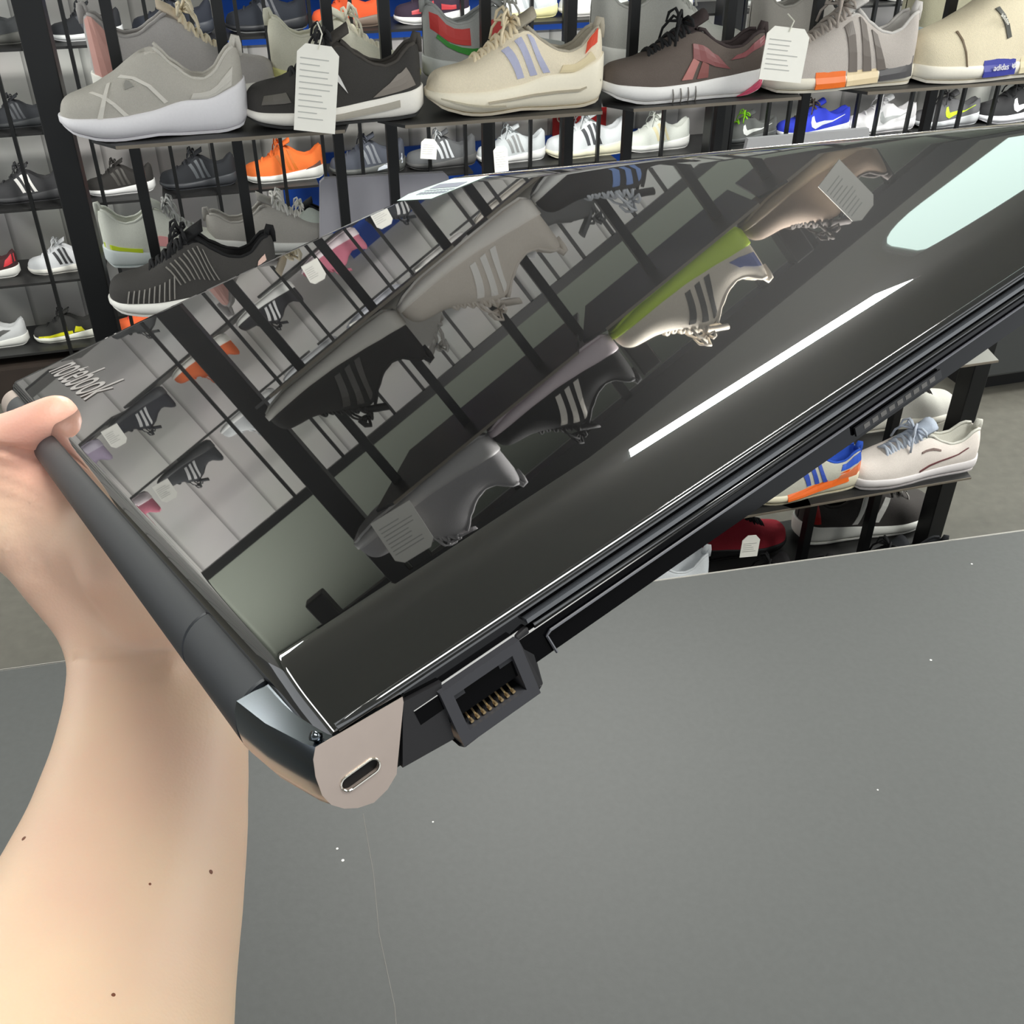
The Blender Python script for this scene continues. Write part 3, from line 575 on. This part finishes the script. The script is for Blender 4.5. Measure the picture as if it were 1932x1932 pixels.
# ================================================================ desk
ZD=.82
pL=atz(0,1264,ZD); pR=atz(1932,1000,ZD); dv=(pR-pL).normalized(); nv=Vector((dv.y,-dv.x,0))
def deskmat():
    m=mat('desk_laminate',(66,68,67),.62,noise=.12,scale=140,bump=.06)
    nt=m.node_tree; bs=nt.nodes['Principled BSDF']; mx=[n for n in nt.nodes if n.type=='MIX'][0]
    tc=[n for n in nt.nodes if n.type=='TEX_COORD'][0]
    vo=nt.nodes.new('ShaderNodeTexVoronoi'); vo.inputs['Scale'].default_value=14; nt.links.new(tc.outputs['Object'],vo.inputs['Vector'])
    lt=nt.nodes.new('ShaderNodeMath'); lt.operation='LESS_THAN'; lt.inputs[1].default_value=.022; nt.links.new(vo.outputs['Distance'],lt.inputs[0])
    m2=nt.nodes.new('ShaderNodeMix'); m2.data_type='RGBA'; nt.links.new(lt.outputs[0],m2.inputs[0]); nt.links.new(mx.outputs[2],m2.inputs[6]); m2.inputs[7].default_value=(.6,.6,.57,1)
    nt.links.new(m2.outputs[2],bs.inputs['Base Color']); return m
org=(pL+pR)/2; org.z=0
t=empty('desk',org); tag(t,'dark grey laminate desk with a thin pale edge filling the lower right','desk')
A_=pL-dv*.9-org; B_=pR+dv*1.0-org; top=[A_,B_,B_+nv*1.5,A_+nv*1.5]
b=MB(); b.prism([p-Vector((0,0,.03)) for p in top],Vector((0,0,.03))); b.build('desktop',deskmat(),t)
b=MB(); c=(A_+B_)/2; b.box(c-nv*-.0005+Vector((0,0,-.0145)),((B_-A_).length,.003,.029),(dv,-nv,Vector((0,0,1)))); b.build('edge_highlight_strip',pls((150,148,142),.4),t)  # pale strip paints the highlight along the far desk edge
b=MB(); b.prism([p-Vector((0,0,ZD-.0)) +nv*0 for p in [A_+nv*.12,A_+nv*.15,B_+nv*.15,B_+nv*.12]],Vector((0,0,ZD-.03))); b.build('modesty_panel',pls((52,54,54),.6),t)
b=MB(); sc=[atz(685,1535,ZD),atz(705,1650,ZD),atz(715,1760,ZD),atz(745,1900,ZD),atz(752,1990,ZD)]
b.tube([p-org+Vector((0,0,.0001)) for p in sc],.0003,5); b.build('scratch',pls((108,105,100)),t)
# ================================================================ laptop
e1=cw((-.5119999,-.2242,.8292))-Vector((0,0,EYE))
E1=Vector((-.51200006,.81033031,-.28499252)).normalized(); E2=Vector((.79322403,.57333719,.20513434)).normalized(); NN=Vector((-.32962339,.12103413,.93632215)).normalized()
BC=Vector((-.02493541,.09273969,-.0996165+EYE))
ML=Matrix(((E2.x,E1.x,NN.x,BC.x),(E2.y,E1.y,NN.y,BC.y),(E2.z,E1.z,NN.z,BC.z),(0,0,0,1)))
lt=empty('laptop',mw=ML); tag(lt,'glossy black laptop held tilted by its hinge, lid mirroring the shoe racks','laptop')
def v(a,b_,h): return Vector((b_,a,-h))       # a along the hinge, b towards the front, h below the lid
def l2w(a,b_,h): return ML@v(a,b_,h)
def glossmat(name,rgb,rough=.03,ior=1.9,bump=.0):
    m=bpy.data.materials.new(name); m.use_nodes=True; nt=m.node_tree; bs=nt.nodes['Principled BSDF']
    bs.inputs['Base Color'].default_value=lin(rgb)+(1,); bs.inputs['Roughness'].default_value=rough; bs.inputs['IOR'].default_value=ior
    tc=nt.nodes.new('ShaderNodeTexCoord'); nz=nt.nodes.new('ShaderNodeTexNoise'); nz.inputs['Scale'].default_value=9; nz.inputs['Detail'].default_value=6
    nt.links.new(tc.outputs['Object'],nz.inputs[0]); mr=nt.nodes.new('ShaderNodeMapRange'); mr.inputs[3].default_value=rough*.5; mr.inputs[4].default_value=rough*1.6
    nt.links.new(nz.outputs['Fac'],mr.inputs[0]); nt.links.new(mr.outputs[0],bs.inputs['Roughness'])
    if bump:
        bp=nt.nodes.new('ShaderNodeBump'); bp.inputs['Strength'].default_value=bump; bp.inputs['Distance'].default_value=.001
        n2=nt.nodes.new('ShaderNodeTexNoise'); n2.inputs['Scale'].default_value=14; nt.links.new(tc.outputs['Object'],n2.inputs[0])
        nt.links.new(n2.outputs['Fac'],bp.inputs['Height']); nt.links.new(bp.outputs[0],bs.inputs['Normal'])
    return m
GL=glossmat('glossy_black_lid',(3,3,3),.34,1.5,0)
bs=GL.node_tree.nodes['Principled BSDF']; bs.inputs['Specular IOR Level'].default_value=0.009; bs.inputs['Coat Weight'].default_value=1; bs.inputs['Coat Roughness'].default_value=.012; bs.inputs['Coat IOR'].default_value=2.1; GB=glossmat('glossy_black_body',(5,5,7),.08,1.35)
MT=mat('matt_graphite',(30,33,38),.5,noise=.05,scale=200); CH=mat('chrome',(96,102,108),.16,1,noise=.02); SV=mat('champagne_silver',(196,180,170),.38,.75,noise=.05,scale=300)
# lid: grid over (a,b) with rounded sides
def bulge(b_): return .008*math.sin(math.pi*min(1,max(0,b_/.235)))
def lidh(a,b_):  # height below the nominal plane
    h=-.0030; A0=.021
    if a<A0:   # slope grows by one degree per millimetre, then settles
        x=(A0-a); h+= (.192*x*x/(2*.011) if x<.011 else .192*.011/2+.2*(x-.011))
    if b_<.0035: h+=.0030*((.0035-b_)/.0035)**2
    e=.36+bulge(b_)-a
    if e<.006: h+=.003*((.006-e)/.006)**2
    if b_>.222: h+=.002*((b_-.222)/.01)**2
    return h
As=[.0004,.001,.002,.0035,.005,.007,.009,.011,.013,.015,.0175,.019,.0205,.022,.0235,.025,.0265,.0275,.032,.08,.12,.16,.2,.24,.28,.32,.34,.35,.354,.357,.359,.36]
Bs=[.0002,.0006,.0012,.0018,.0024,.003,.0035,.0037,.005,.008,.02,.04,.06,.08,.1,.12,.14,.16,.18,.2,.215,.222,.226,.229,.2312,.232]
V=[];Fc=[]
def lidpt(a,b_,cor=True):
    s=a/.36; aa=a+bulge(b_)*ss(.5,1,s)
    # rounded corners
    r=.008
    ca=min(aa, .36+bulge(b_)-aa); 
    return aa,b_
for a in As:
    for b_ in Bs:
        aa,bb=lidpt(a,b_); V.append(v(aa,bb,lidh(aa,bb)))
nb=len(Bs); na=len(As)
for i in range(na-1):
    for j in range(nb-1): Fc.append((i*nb+j,(i+1)*nb+j,(i+1)*nb+j+1,i*nb+j+1))
# skirt and underside
rim=[i*nb for i in range(na)]+[(na-1)*nb+j for j in range(1,nb)]+[i*nb+nb-1 for i in range(na-2,-1,-1)]+[j for j in range(nb-2,0,-1)]
n0=len(V)
for q in rim:
    p=V[q]; V.append(Vector((p.x,p.y,-.0012)))
n1=len(rim)
for k in range(n1): Fc.append((rim[(k+1)%n1],rim[k],n0+k,n0+(k+1)%n1))
Fc.append(tuple(range(n0,n0+n1)))
lid=mk('lid',V,Fc,GL,lt,smooth=True)
m=lid.modifiers.new('split','EDGE_SPLIT'); m.split_angle=math.radians(38)
b=MB(); b.tube([v(a_,.2322,-.0008) for a_ in (.002,.1,.2,.3,.356)]+[v(.3605,.2295,-.0008)]+[v(.3603+bulge(q),q,-.0008) for q in (.22,.19,.16,.13,.1,.07,.04,.01)],.00055,6)
b.build('edge_trim',mat('bright_trim',(215,212,206),.22,1,noise=.02),lt,smooth=True)
# lettering and pale printed patch on the lid
MLt=Matrix(((0,1,0,0),(-1,0,0,0),(0,0,1,0),(0,0,0,1)))  # text x -> -a, text y -> +b
text('lettering','notebook',.022,Matrix.Translation(v(.297,.022,-.0032))@MLt,pls((140,136,134),.3),lid,ext=.0001,shear=.3)
st=[(.372,.198),(.378,.2105),(.366,.224),(.335,.226),(.318,.199)]
b=MB(); b.prism([v(a,c,-.0031) for a,c in ((.325,.196),(.362,.196),(.366,.205),(.352,.223),(.315,.223))],Vector((0,0,.0001)))
pale_ob=b.build('pale_patch',pls((180,198,192),.5),lid)
b=MB(); b.box(v(.338,.213,-.0033),(.006,.028,.0001)); 
for i in range(9): b.box(v(.352-.0034*i,.204,-.0033),(.003,.002,.0001)); b.box(v(.351-.0034*i,.2075,-.0033),(.0012,.0024,.0001))
b.build('printed_lines',pls((130,134,148)),pale_ob)
GT=glossmat('glossy_edge',(14,14,16),.08,2.2)
b=MB(); b.tube([v(.0005,q,.0001) for q in (.003,.01,.06,.12,.18,.228)],.0007,10); b.build('highlight_bead',GT,lt,smooth=True)  # glossy tube added so the lid edge catches a thin highlight
# base body: cross-section in (a,h), extruded along b
def ext(name,prof,b0,b1,m,parent=lt,**k):
    n=len(prof); V=[v(a,b0,h) for a,h in prof]+[v(a,b1,h) for a,h in prof]
    Fc=[tuple(range(n)),tuple(range(n,2*n))[::-1]]+[(i,i+n,(i+1)%n+n,(i+1)%n) for i in range(n)]
    return mk(name,V,Fc,m,parent,**k)
ext('base',[(.0012,.0012),(.0012,.0038),(.0002,.0046),(.0004,.0096),(.003,.0105),(.02,.020),(.34,.020),(.357,.0105),(.359,.003),(.357,.0012)],.013,.229,GB)
ext('highlight_strip',[(-.0001,.0022),(-.0001,.0029),(.002,.0029),(.002,.0022)],.033,.2285,glossmat('trim',(60,62,66),.1,2.0))  # lighter grey strip paints a thin highlight along the side
ext('screen_bezel',[(.002,.0003),(.002,.0013),(.357,.0013),(.357,.0003)],.003,.2285,pls((6,6,7),.4))
# port section of the side
b=MB(); b.tube([v(.0008,q,.0041) for q in (.034,.08,.14,.2,.2285)],.0006,10); b.build('highlight_bead',GT,lt,smooth=True)  # second added tube, shaped to give the base edge its bright line
P=[(.0125,.0020),(.0080,.0112),(.0164,.0125),(.0172,.0146),(.0316,.0138),(.0326,.0108),(.0318,.0044),(.0322,.0022)]
holeB=(.0187,.0288); holeH=(.0058,.0117)
def sideprism(name,poly,a0,a1,m,parent=lt,**k):
    n=len(poly); V=[v(a0,b_,h) for b_,h in poly]+[v(a1,b_,h) for b_,h in poly]
    return mk(name,V,[tuple(range(n)),tuple(range(n,2*n))[::-1]]+[(i,i+n,(i+1)%n+n,(i+1)%n) for i in range(n)],m,parent,**k)
PB=pls((30,29,31),.5)
sideprism('port_panel',[(.0122,.0024),(.0082,.0112),(.0164,.0122),(.0176,.0046),(.0182,.0032)],.0003,.006,PB)
# socket: frame of four bars + back + notch shoulders + pins
fr=MB()
def bar(b0,b1,h0,h1,a0=-.0006,a1=.014): fr.hexa([v(a0,b0,h0),v(a0,b1,h0),v(a1,b1,h0),v(a1,b0,h0),v(a0,b0,h1),v(a0,b1,h1),v(a1,b1,h1),v(a1,b0,h1)])
bar(.0170,.0187,.0040,.0137); bar(.0288,.0306,.0040,.0137); bar(.0187,.0288,.0040,.0056); bar(.0187,.0288,.0118,.0137)
bar(.0187,.0206,.0056,.0068,.0002,.012); bar(.0266,.0288,.0056,.0068,.0002,.012)
sk=fr.build('ethernet_socket',pls((52,52,56),.45),lt)
b=MB(); b.hexa([v(.010,.0187,.0056),v(.010,.0288,.0056),v(.012,.0288,.0056),v(.012,.0187,.0056),v(.010,.0187,.0118),v(.010,.0288,.0118),v(.012,.0288,.0118),v(.012,.0187,.0118)])
b.build('socket_back',pls((5,5,6),.7),sk)
for i in range(8):
    b=MB(); bb=.0198+.00105*i; b.tube([v(.009,bb,.0070),v(.004,bb,.0085),v(.0008,bb,.0112)],.00017,5); b.tube([v(.0007,bb,.0112),v(.0001,bb,.0114)],.00030,6)
    b.build('contact_pin',mat('gold_pin',(250,220,170),.3,1),sk)
b=MB()
b.hexa([v(.0002,.0165,.0137),v(.0002,.0318,.0133),v(.016,.0318,.0133),v(.016,.0165,.0137),v(.0008,.0174,.0150),v(.0008,.0312,.0143),v(.016,.0312,.0143),v(.016,.0174,.0150)])
b.hexa([v(.0002,.0306,.0040),v(.0002,.0330,.0036),v(.014,.0330,.0036),v(.014,.0306,.0040),v(.0002,.0306,.0137),v(.0006,.0320,.0137),v(.014,.0320,.0137),v(.014,.0306,.0137)])
b.build('port_shroud',PB,lt,bevel=.0003)
# raised cover panel outline on the side (drive bay)
b=MB(); pts=[(.0355,.0098),(.0350,.0065),(.0358,.0060)]+[(.05,.0060),(.09,.0060),(.142,.0058),(.2,.0058),(.21,.0066),(.21,.0094)]
b.tube([v(-.0001,p,q) for p,q in pts],.00022,5); b.build('drive_bay_outline',glossmat('outline',(70,70,76),.2,2.0),lt)
b=MB(); b.prism([v(-.0003,p,q) for p,q in ((.100,.0070),(.122,.0070),(.122,.0086),(.100,.0086))],Vector((0,.0004,0)))
nm=b.build('badge',pls((24,24,26),.3),lt)
b=MB()
for i in range(9): b.prism([v(-.00035,p,q) for p,q in ((.102+.0021*i,.0074),(.1034+.0021*i,.0074),(.1034+.0021*i,.0082),(.102+.0021*i,.0082))],Vector((0,.0001,0)))
b.build('printed_marks',pls((84,82,80)),nm)
# hinge cylinder along a
cb,chh,cr=-.0004,.0066,.0066
def cyl(name,a0,a1,m,r=cr,parent=lt,nseg=40,bv=0):
    V=[];k=nseg
    for a in (a0,a0+.0003,a1-.0003,a1):
        rr=r-.0003 if a in (a0,a1) else r
        V+=[v(a,cb+rr*math.cos(2*math.pi*i/k),chh+rr*math.sin(2*math.pi*i/k)) for i in range(k)]
    Fc=[tuple(range(k)),tuple(range(3*k,4*k))[::-1]]
    for s_ in range(3):
        for i in range(k): Fc.append((s_*k+i,(s_+1)*k+i,(s_+1)*k+(i+1)%k,s_*k+(i+1)%k))
    o=mk(name,V,Fc,m,parent,smooth=True); e=o.modifiers.new('s','EDGE_SPLIT'); e.split_angle=math.radians(40); return o
cyl('hinge_barrel',.0545,.338,MT)
cyl('hinge_sleeve',.0225,.054,MT)
cyl('hinge_cap_collar',.338,.358,SV)
# silver end cap with chrome side
cap=[(-.0006,.0004),(.0124,.0014),(.0122,.0022),(.0070,.0112),(.0050,.0124),(.0026,.0129),(.0004,.0121),(-.0012,.0109),(-.0024,.0092),(-.0028,.0072),(-.0024,.0042),(-.0016,.0018)]
def capring(a,s_): return [v(a,.004+(p-.004)*s_,.0065+(q-.0065)*s_) for p,q in cap]
V=[];n=len(cap)
def back(p,q,a): # rear part bulges to the barrel radius further in
    return v(a,p,q)
rings=[[v(.0,p,q) for p,q in cap],[v(.0022,p-(.0008 if p<.003 else 0),q) for p,q in cap],[v(.012,p-(.0030 if p<.003 else 0),q+(.0003 if q>.01 else 0)) for p,q in cap],[v(.022,p-(.0042 if p<.003 else 0),q+(.0003 if q>.01 else 0)) for p,q in cap]]
V=[p for r_ in rings for p in r_]; Fc=[tuple(range(3*n,4*n))[::-1]]
for s_ in range(3):
    for i in range(n): Fc.append((s_*n+i,(s_+1)*n+i,(s_+1)*n+(i+1)%n,s_*n+(i+1)%n))
cp=mk('end_cap',V,Fc,CH,lt,smooth=True); e=cp.modifiers.new('s','EDGE_SPLIT'); e.split_angle=math.radians(34)
# face plate with slot cut: outer polygon bridged to a rounded slot
slot=[]; s0=Vector((.0009,.0079)); s1=Vector((.0046,.0078)); sr=.0011
for i in range(9): an=math.radians(90+180*i/8); slot.append((s0.x+sr*math.cos(an),s0.y+sr*math.sin(an)))
for i in range(9): an=math.radians(-90+180*i/8); slot.append((s1.x+sr*math.cos(an),s1.y+sr*math.sin(an)))
bm=bmesh.new()
def loop(pts,a): 
    vs=[bm.verts.new(v(a,p,q)) for p,q in pts]; return [bm.edges.new((vs[i],vs[(i+1)%len(vs)])) for i in range(len(vs))],vs
e_o,v_o=loop(cap,-.0001); e_i,v_i=loop(slot,-.0001)
bmesh.ops.triangle_fill(bm,edges=e_o+e_i,use_beauty=True)
v_b=[bm.verts.new(v(.006,p,q)) for p,q in slot]
for i in range(len(slot)): bm.faces.new((v_i[i],v_i[(i+1)%len(slot)],v_b[(i+1)%len(slot)],v_b[i]))
v_c=[bm.verts.new(v(.0,p,q)) for p,q in cap]
for i in range(n): bm.faces.new((v_o[i],v_c[i],v_c[(i+1)%n],v_o[(i+1)%n]))
bmesh.ops.recalc_face_normals(bm,faces=bm.faces[:])
me=bpy.data.meshes.new('face_plate'); bm.to_mesh(me); bm.free(); me.materials.append(SV)
fp=bpy.data.objects.new('face_plate',me); COL.objects.link(fp); fp.parent=cp; fp['label']='silver end plate'
b=MB(); b.prism([v(.0006,p*.999,q) for p,q in slot],Vector((0,.001,0))); b.build('slot_dark_plug',pls((4,4,5),.7),cp)  # black plug near the face paints the shade inside the slot
b=MB(); b.tube([v(.001,-.0001,.0080),v(.001,.0056,.0079)],.00013,6); b.build('slot_divider',CH,cp)
b=MB(); b.tube([v(-.0002,p,q) for p,q in slot+slot[:1]],.00016,6); b.build('slot_rim',mat('slot_chrome',(220,216,205),.2,1),cp)
# gasket line between cap and side
sideprism('side_gap',[(.0123,.0016),(.0071,.0113),(.0082,.0113),(.0131,.0020)],.0012,.004,pls((3,3,4),.8))
# far corner end of the hinge
b=MB(); b.tube([v(.358,cb,chh),v(.3605,cb,chh),v(.362,cb,chh)],[.0062,.0058,.003],20); b.build('hinge_tip',CH,lt,smooth=True)
# chrome corner screw marks
b=MB(); b.tube([v(.0012,-.0002,-.0006),v(.0012,.0006,.0004)],.0007,8); b.build('corner_trim',CH,lt,smooth=True)
# ================================================================ person: forearm and hand
def CP(x,y,Z): return px(x,y,Z)
pt=[]
hb=MB()
viewn=None
def sweep(secs,n=20):
    """secs: (centre, half width, half depth); width axis = image-plane perpendicular to the path"""
    V=[];m_=len(secs)
    for i,(c,w_,d_) in enumerate(secs):
        ax=(secs[min(i+1,m_-1)][0]-secs[max(i-1,0)][0]).normalized()
        vw=(c-Vector((0,0,EYE))).normalized(); wx=ax.cross(vw).normalized(); dx=wx.cross(ax).normalized()
        for k in range(n):
            a=2*math.pi*k/n; V.append(c+wx*w_*math.cos(a)+dx*d_*math.sin(a))
    Fc=[tuple(range(n))[::-1],tuple(range((m_-1)*n,m_*n))]
    for i in range(m_-1):
        for k in range(n): Fc.append((i*n+k,i*n+(k+1)%n,(i+1)*n+(k+1)%n,(i+1)*n+k))
    hb.add(V,Fc)
def ball(c,r,n=10):
    V=[];Fc=[]
    for i in range(1,n):
        th=math.pi*i/n
        for k in range(2*n): ph=math.pi*k/n; V.append(c+Vector((math.sin(th)*math.cos(ph),math.sin(th)*math.sin(ph),math.cos(th)))*r)
    V+=[c+Vector((0,0,r)),c-Vector((0,0,r))]; m2=2*n
    for i in range(n-2):
        for k in range(m2): Fc.append((i*m2+k,(i+1)*m2+k,(i+1)*m2+(k+1)%m2,i*m2+(k+1)%m2))
    for k in range(m2):
        Fc.append((len(V)-2,k,(k+1)%m2)); Fc.append((len(V)-1,(n-2)*m2+(k+1)%m2,(n-2)*m2+k))
    hb.add(V,Fc)
def limb(pts,rs):
    P=[];Rr=[]
    for i in range(len(pts)-1):
        for j in range(4):
            t_=j/4; P.append(pts[i].lerp(pts[i+1],t_)); Rr.append(rs[i]+(rs[i+1]-rs[i])*t_)
    P.append(pts[-1]);Rr.append(rs[-1])
    hb.tube(P,Rr,14)
    for p,r in zip(pts,rs): ball(p,r*.985)
def hp(a,b_,h): return l2w(a/1000,b_/1000,h/1000)
# forearm (centre pixel, depth) to wrist
fa=[((60,2330),.235,.050,.040),((100,2130),.262,.0475,.038),((145,1932),.285,.0432,.034),((190,1800),.302,.0405,.031),((228,1690),.316,.0378,.0285),((264,1560),.334,.0350,.026),((288,1430),.35,.0325,.023),((297,1330),.362,.0312,.0205),((296,1240),.371,.0300,.0185)]
sweep([(CP(x,y,Z),w_,d_) for (x,y),Z,w_,d_ in fa])
Wc=CP(296,1240,.371)
# carpal block and metacarpals
kn=dict(index=(290,-14,32),middle=(270,-11,36),ring=(251,-9,41),little=(234,-7,47))
sweep([(CP(300,1290,.366),.0300,.0190),(CP(290,1215,.371),.0300,.0180),(CP(268,1140,.374),.0310,.0165),(CP(225,1060,.372),.0335,.0155),(CP(185,1000,.366),.034,.014)])
for i,(nm,k) in enumerate(kn.items()):
    K_=hp(*k); S0=CP(262+26*i,1190+8*i,.386)
    limb([S0,S0.lerp(K_,.5),K_],[.0105,.0120,.0105])
    a,b0,h=k; L1=(34,38,35,28)[i]; dz=(-2,-1,0,2)[i]
    curl=[(a+dz,b0+L1*.8,h+4),(a+dz-2,b0+L1*1.5,h-0),(a+dz-4,b0+L1*2.1,h*.5+14.5)]
    tgt=[29.0,28.6,28.2]
    c3=[hp(a+dz,b0+L1*.85,34),hp(a+dz-3,b0+L1*1.5,30.5),hp(a+dz-5,b0+L1*2.0,28.8)]
    limb([K_]+c3,[.0102,.0090,.0082,.0070])
# thenar and thumb
TH=[CP(262,1195,.367),CP(150,1090,.362),CP(20,985,.352),CP(-85,905,.345),CP(-75,850,.338)]
limb([CP(262,1195,.379),CP(165,1085,.370),CP(45,985,.362),CP(-60,905,.360)],[.0110,.0175,.0185,.0140])
limb([CP(-60,905,.360),CP(-62,862,.352),CP(-20,835,.347),CP(40,818,.343)],[.0135,.0105,.0092,.0088])
limb([CP(40,818,.343),CP(75,806,.3405),CP(103,792,.3385)],[.0088,.0092,.0090])
limb([CP(75,806,.3405),CP(112,780,.338)],[.0090,.0076])
# palm filler next to the barrel and web between thumb and index
limb([CP(190,1090,.372),CP(90,960,.357),CP(40,900,.352),CP(-10,880,.352)],[.016,.0130,.0105,.0100])
limb([hp(274,-13,33),CP(20,905,.356),CP(-40,895,.358)],[.010,.0100,.0105])
limb([CP(345,1235,.370),CP(285,1120,.358),CP(215,1010,.350),hp(250,-8,38)],[.0150,.0175,.0170,.0120])
limb([CP(225,1110,.366),CP(150,1010,.358),CP(110,930,.352)],[.0150,.0160,.0120])
# tendons at the wrist
for x0,y0,x1,y1 in ((300,1215,292,1330),(322,1222,326,1320)):
    limb([CP(x0,y0,.3555),CP((x0+x1)/2,(y0+y1)/2,.3475),CP(x1,y1,.3455)],[.0010,.0018,.0010])
ho=hb.build('body',mat('x',(1,1,1)),None)
rm=ho.modifiers.new('r','REMESH'); rm.mode='VOXEL'; rm.voxel_size=.0020; rm.use_smooth_shade=True
sm=ho.modifiers.new('s','SMOOTH'); sm.factor=.5; sm.iterations=36
dg=bpy.context.evaluated_depsgraph_get(); dg.update()
me=bpy.data.meshes.new_from_object(ho.evaluated_get(dg)); bpy.data.objects.remove(ho)
# press creases into the wrist and palm
def crease(pts,Z,wd,dp):
    W_=[CP(x,y,Z) for x,y in pts]; out=[]
    o=Vector((0,0,EYE)); return ([(x,y) for x,y in pts],wd,dp)
CRE=[([(-40,842),(0,848),(50,859),(100,864)],6,.0028),([(140,1243),(200,1237),(270,1232),(330,1222),(380,1225)],5,.0011),([(142,1222),(210,1222),(290,1208),(350,1200)],4,.0007),([(150,1290),(230,1285),(300,1290)],5,.0004),
     ([(0,905),(40,920),(90,950)],6,.0008),([(0,938),(40,948),(80,968)],5,.0006),([(0,880),(50,896),(96,915)],5,.0005)]
for i in range(6): CRE.append(([(8+16*i,1070+6*i),(-2+17*i,1010+5*i),(12+18*i,960+9*i)],3,.00045))
Rc=Matrix((R_,D_,F_))
for vtx in me.vertices:
    q=Rc@(vtx.co-Vector((0,0,EYE)))
    if q.z<.1: continue
    x=966+1950*q.x/q.z; y=966+1950*q.y/q.z
    if not(-60<x<420 and 840<y<1330): continue
    if vtx.normal.dot(vtx.co-Vector((0,0,EYE)))>0: continue
    for P_,wd,dp in CRE:
        d_=1e9
        for (x0,y0),(x1,y1) in zip(P_,P_[1:]):
            L2=(x1-x0)**2+(y1-y0)**2; t_=max(0,min(1,((x-x0)*(x1-x0)+(y-y0)*(y1-y0))/L2))
            d_=min(d_,math.hypot(x-x0-t_*(x1-x0),y-y0-t_*(y1-y0)))
        if d_<wd*3: vtx.co-=vtx.normal*dp*math.exp(-(d_/wd)**2)
def skinmat():
    m=bpy.data.materials.new('skin'); m.use_nodes=True; nt=m.node_tree; bs=nt.nodes['Principled BSDF']
    tc=nt.nodes.new('ShaderNodeTexCoord'); nz=nt.nodes.new('ShaderNodeTexNoise'); nz.inputs['Scale'].default_value=11; nz.inputs['Detail'].default_value=3
    nt.links.new(tc.outputs['Object'],nz.inputs[0]); cr=nt.nodes.new('ShaderNodeValToRGB')
    cr.color_ramp.elements[0].position=.35; cr.color_ramp.elements[0].color=lin((214,178,156))+(1,)
    cr.color_ramp.elements[1].position=.65; cr.color_ramp.elements[1].color=lin((222,194,164))+(1,)
    nt.links.new(nz.outputs['Fac'],cr.inputs[0])
    # redder thumb: distance from the thumb pad
    geo=nt.nodes.new('ShaderNodeNewGeometry'); vm=nt.nodes.new('ShaderNodeVectorMath'); vm.operation='DISTANCE'
    vm.inputs[1].default_value=tuple(CP(80,815,.342)); nt.links.new(tc.outputs['Object'],vm.inputs[0])
    mr=nt.nodes.new('ShaderNodeMapRange'); mr.inputs[1].default_value=.006; mr.inputs[2].default_value=.035; mr.inputs[3].default_value=.75; mr.inputs[4].default_value=0
    nt.links.new(vm.outputs['Value'],mr.inputs[0]); mx=nt.nodes.new('ShaderNodeMix'); mx.data_type='RGBA'
    nt.links.new(mr.outputs[0],mx.inputs[0]); nt.links.new(cr.outputs[0],mx.inputs[6]); mx.inputs[7].default_value=lin((222,150,136))+(1,)
    nt.links.new(mx.outputs[2],bs.inputs['Base Color'])
    bs.inputs['Roughness'].default_value=.5; bs.inputs['Subsurface Weight'].default_value=.25; bs.inputs['Subsurface Radius'].default_value=(.012,.005,.003); bs.inputs['Subsurface Scale'].default_value=.5
    n2=nt.nodes.new('ShaderNodeTexVoronoi'); n2.inputs['Scale'].default_value=900; nt.links.new(tc.outputs['Object'],n2.inputs[0])
    bp=nt.nodes.new('ShaderNodeBump'); bp.inputs['Strength'].default_value=.12; bp.inputs['Distance'].default_value=.0004
    nt.links.new(n2.outputs['Distance'],bp.inputs['Height']); nt.links.new(bp.outputs[0],bs.inputs['Normal'])
    return m
SK=skinmat(); me.materials.clear(); me.materials.append(SK)
for p in me.polygons: p.use_smooth=True; p.material_index=0
hand=bpy.data.objects.new('person',me); COL.objects.link(hand)
tag(hand,'bare left forearm and hand of a person gripping the laptop hinge, thumb over the lid','person')
bm=bmesh.new(); bm.from_mesh(me); bv=BVHTree.FromBMesh(bm); bm.free()
for x,y,r in ((398,1645,.0009),(45,1582,.0009),(283,1668,.0005),(214,1877,.0007)):
    o=Vector((0,0,EYE)); d=(px(x,y,1)-o).normalized(); h,nrm,_,_=bv.ray_cast(o,d)
    if h:
        b=MB(); b.tube([h-nrm*.0003,h+nrm*.00015],[r,r*.7],10); b.build('mole',pls((110,66,46),.6),hand)
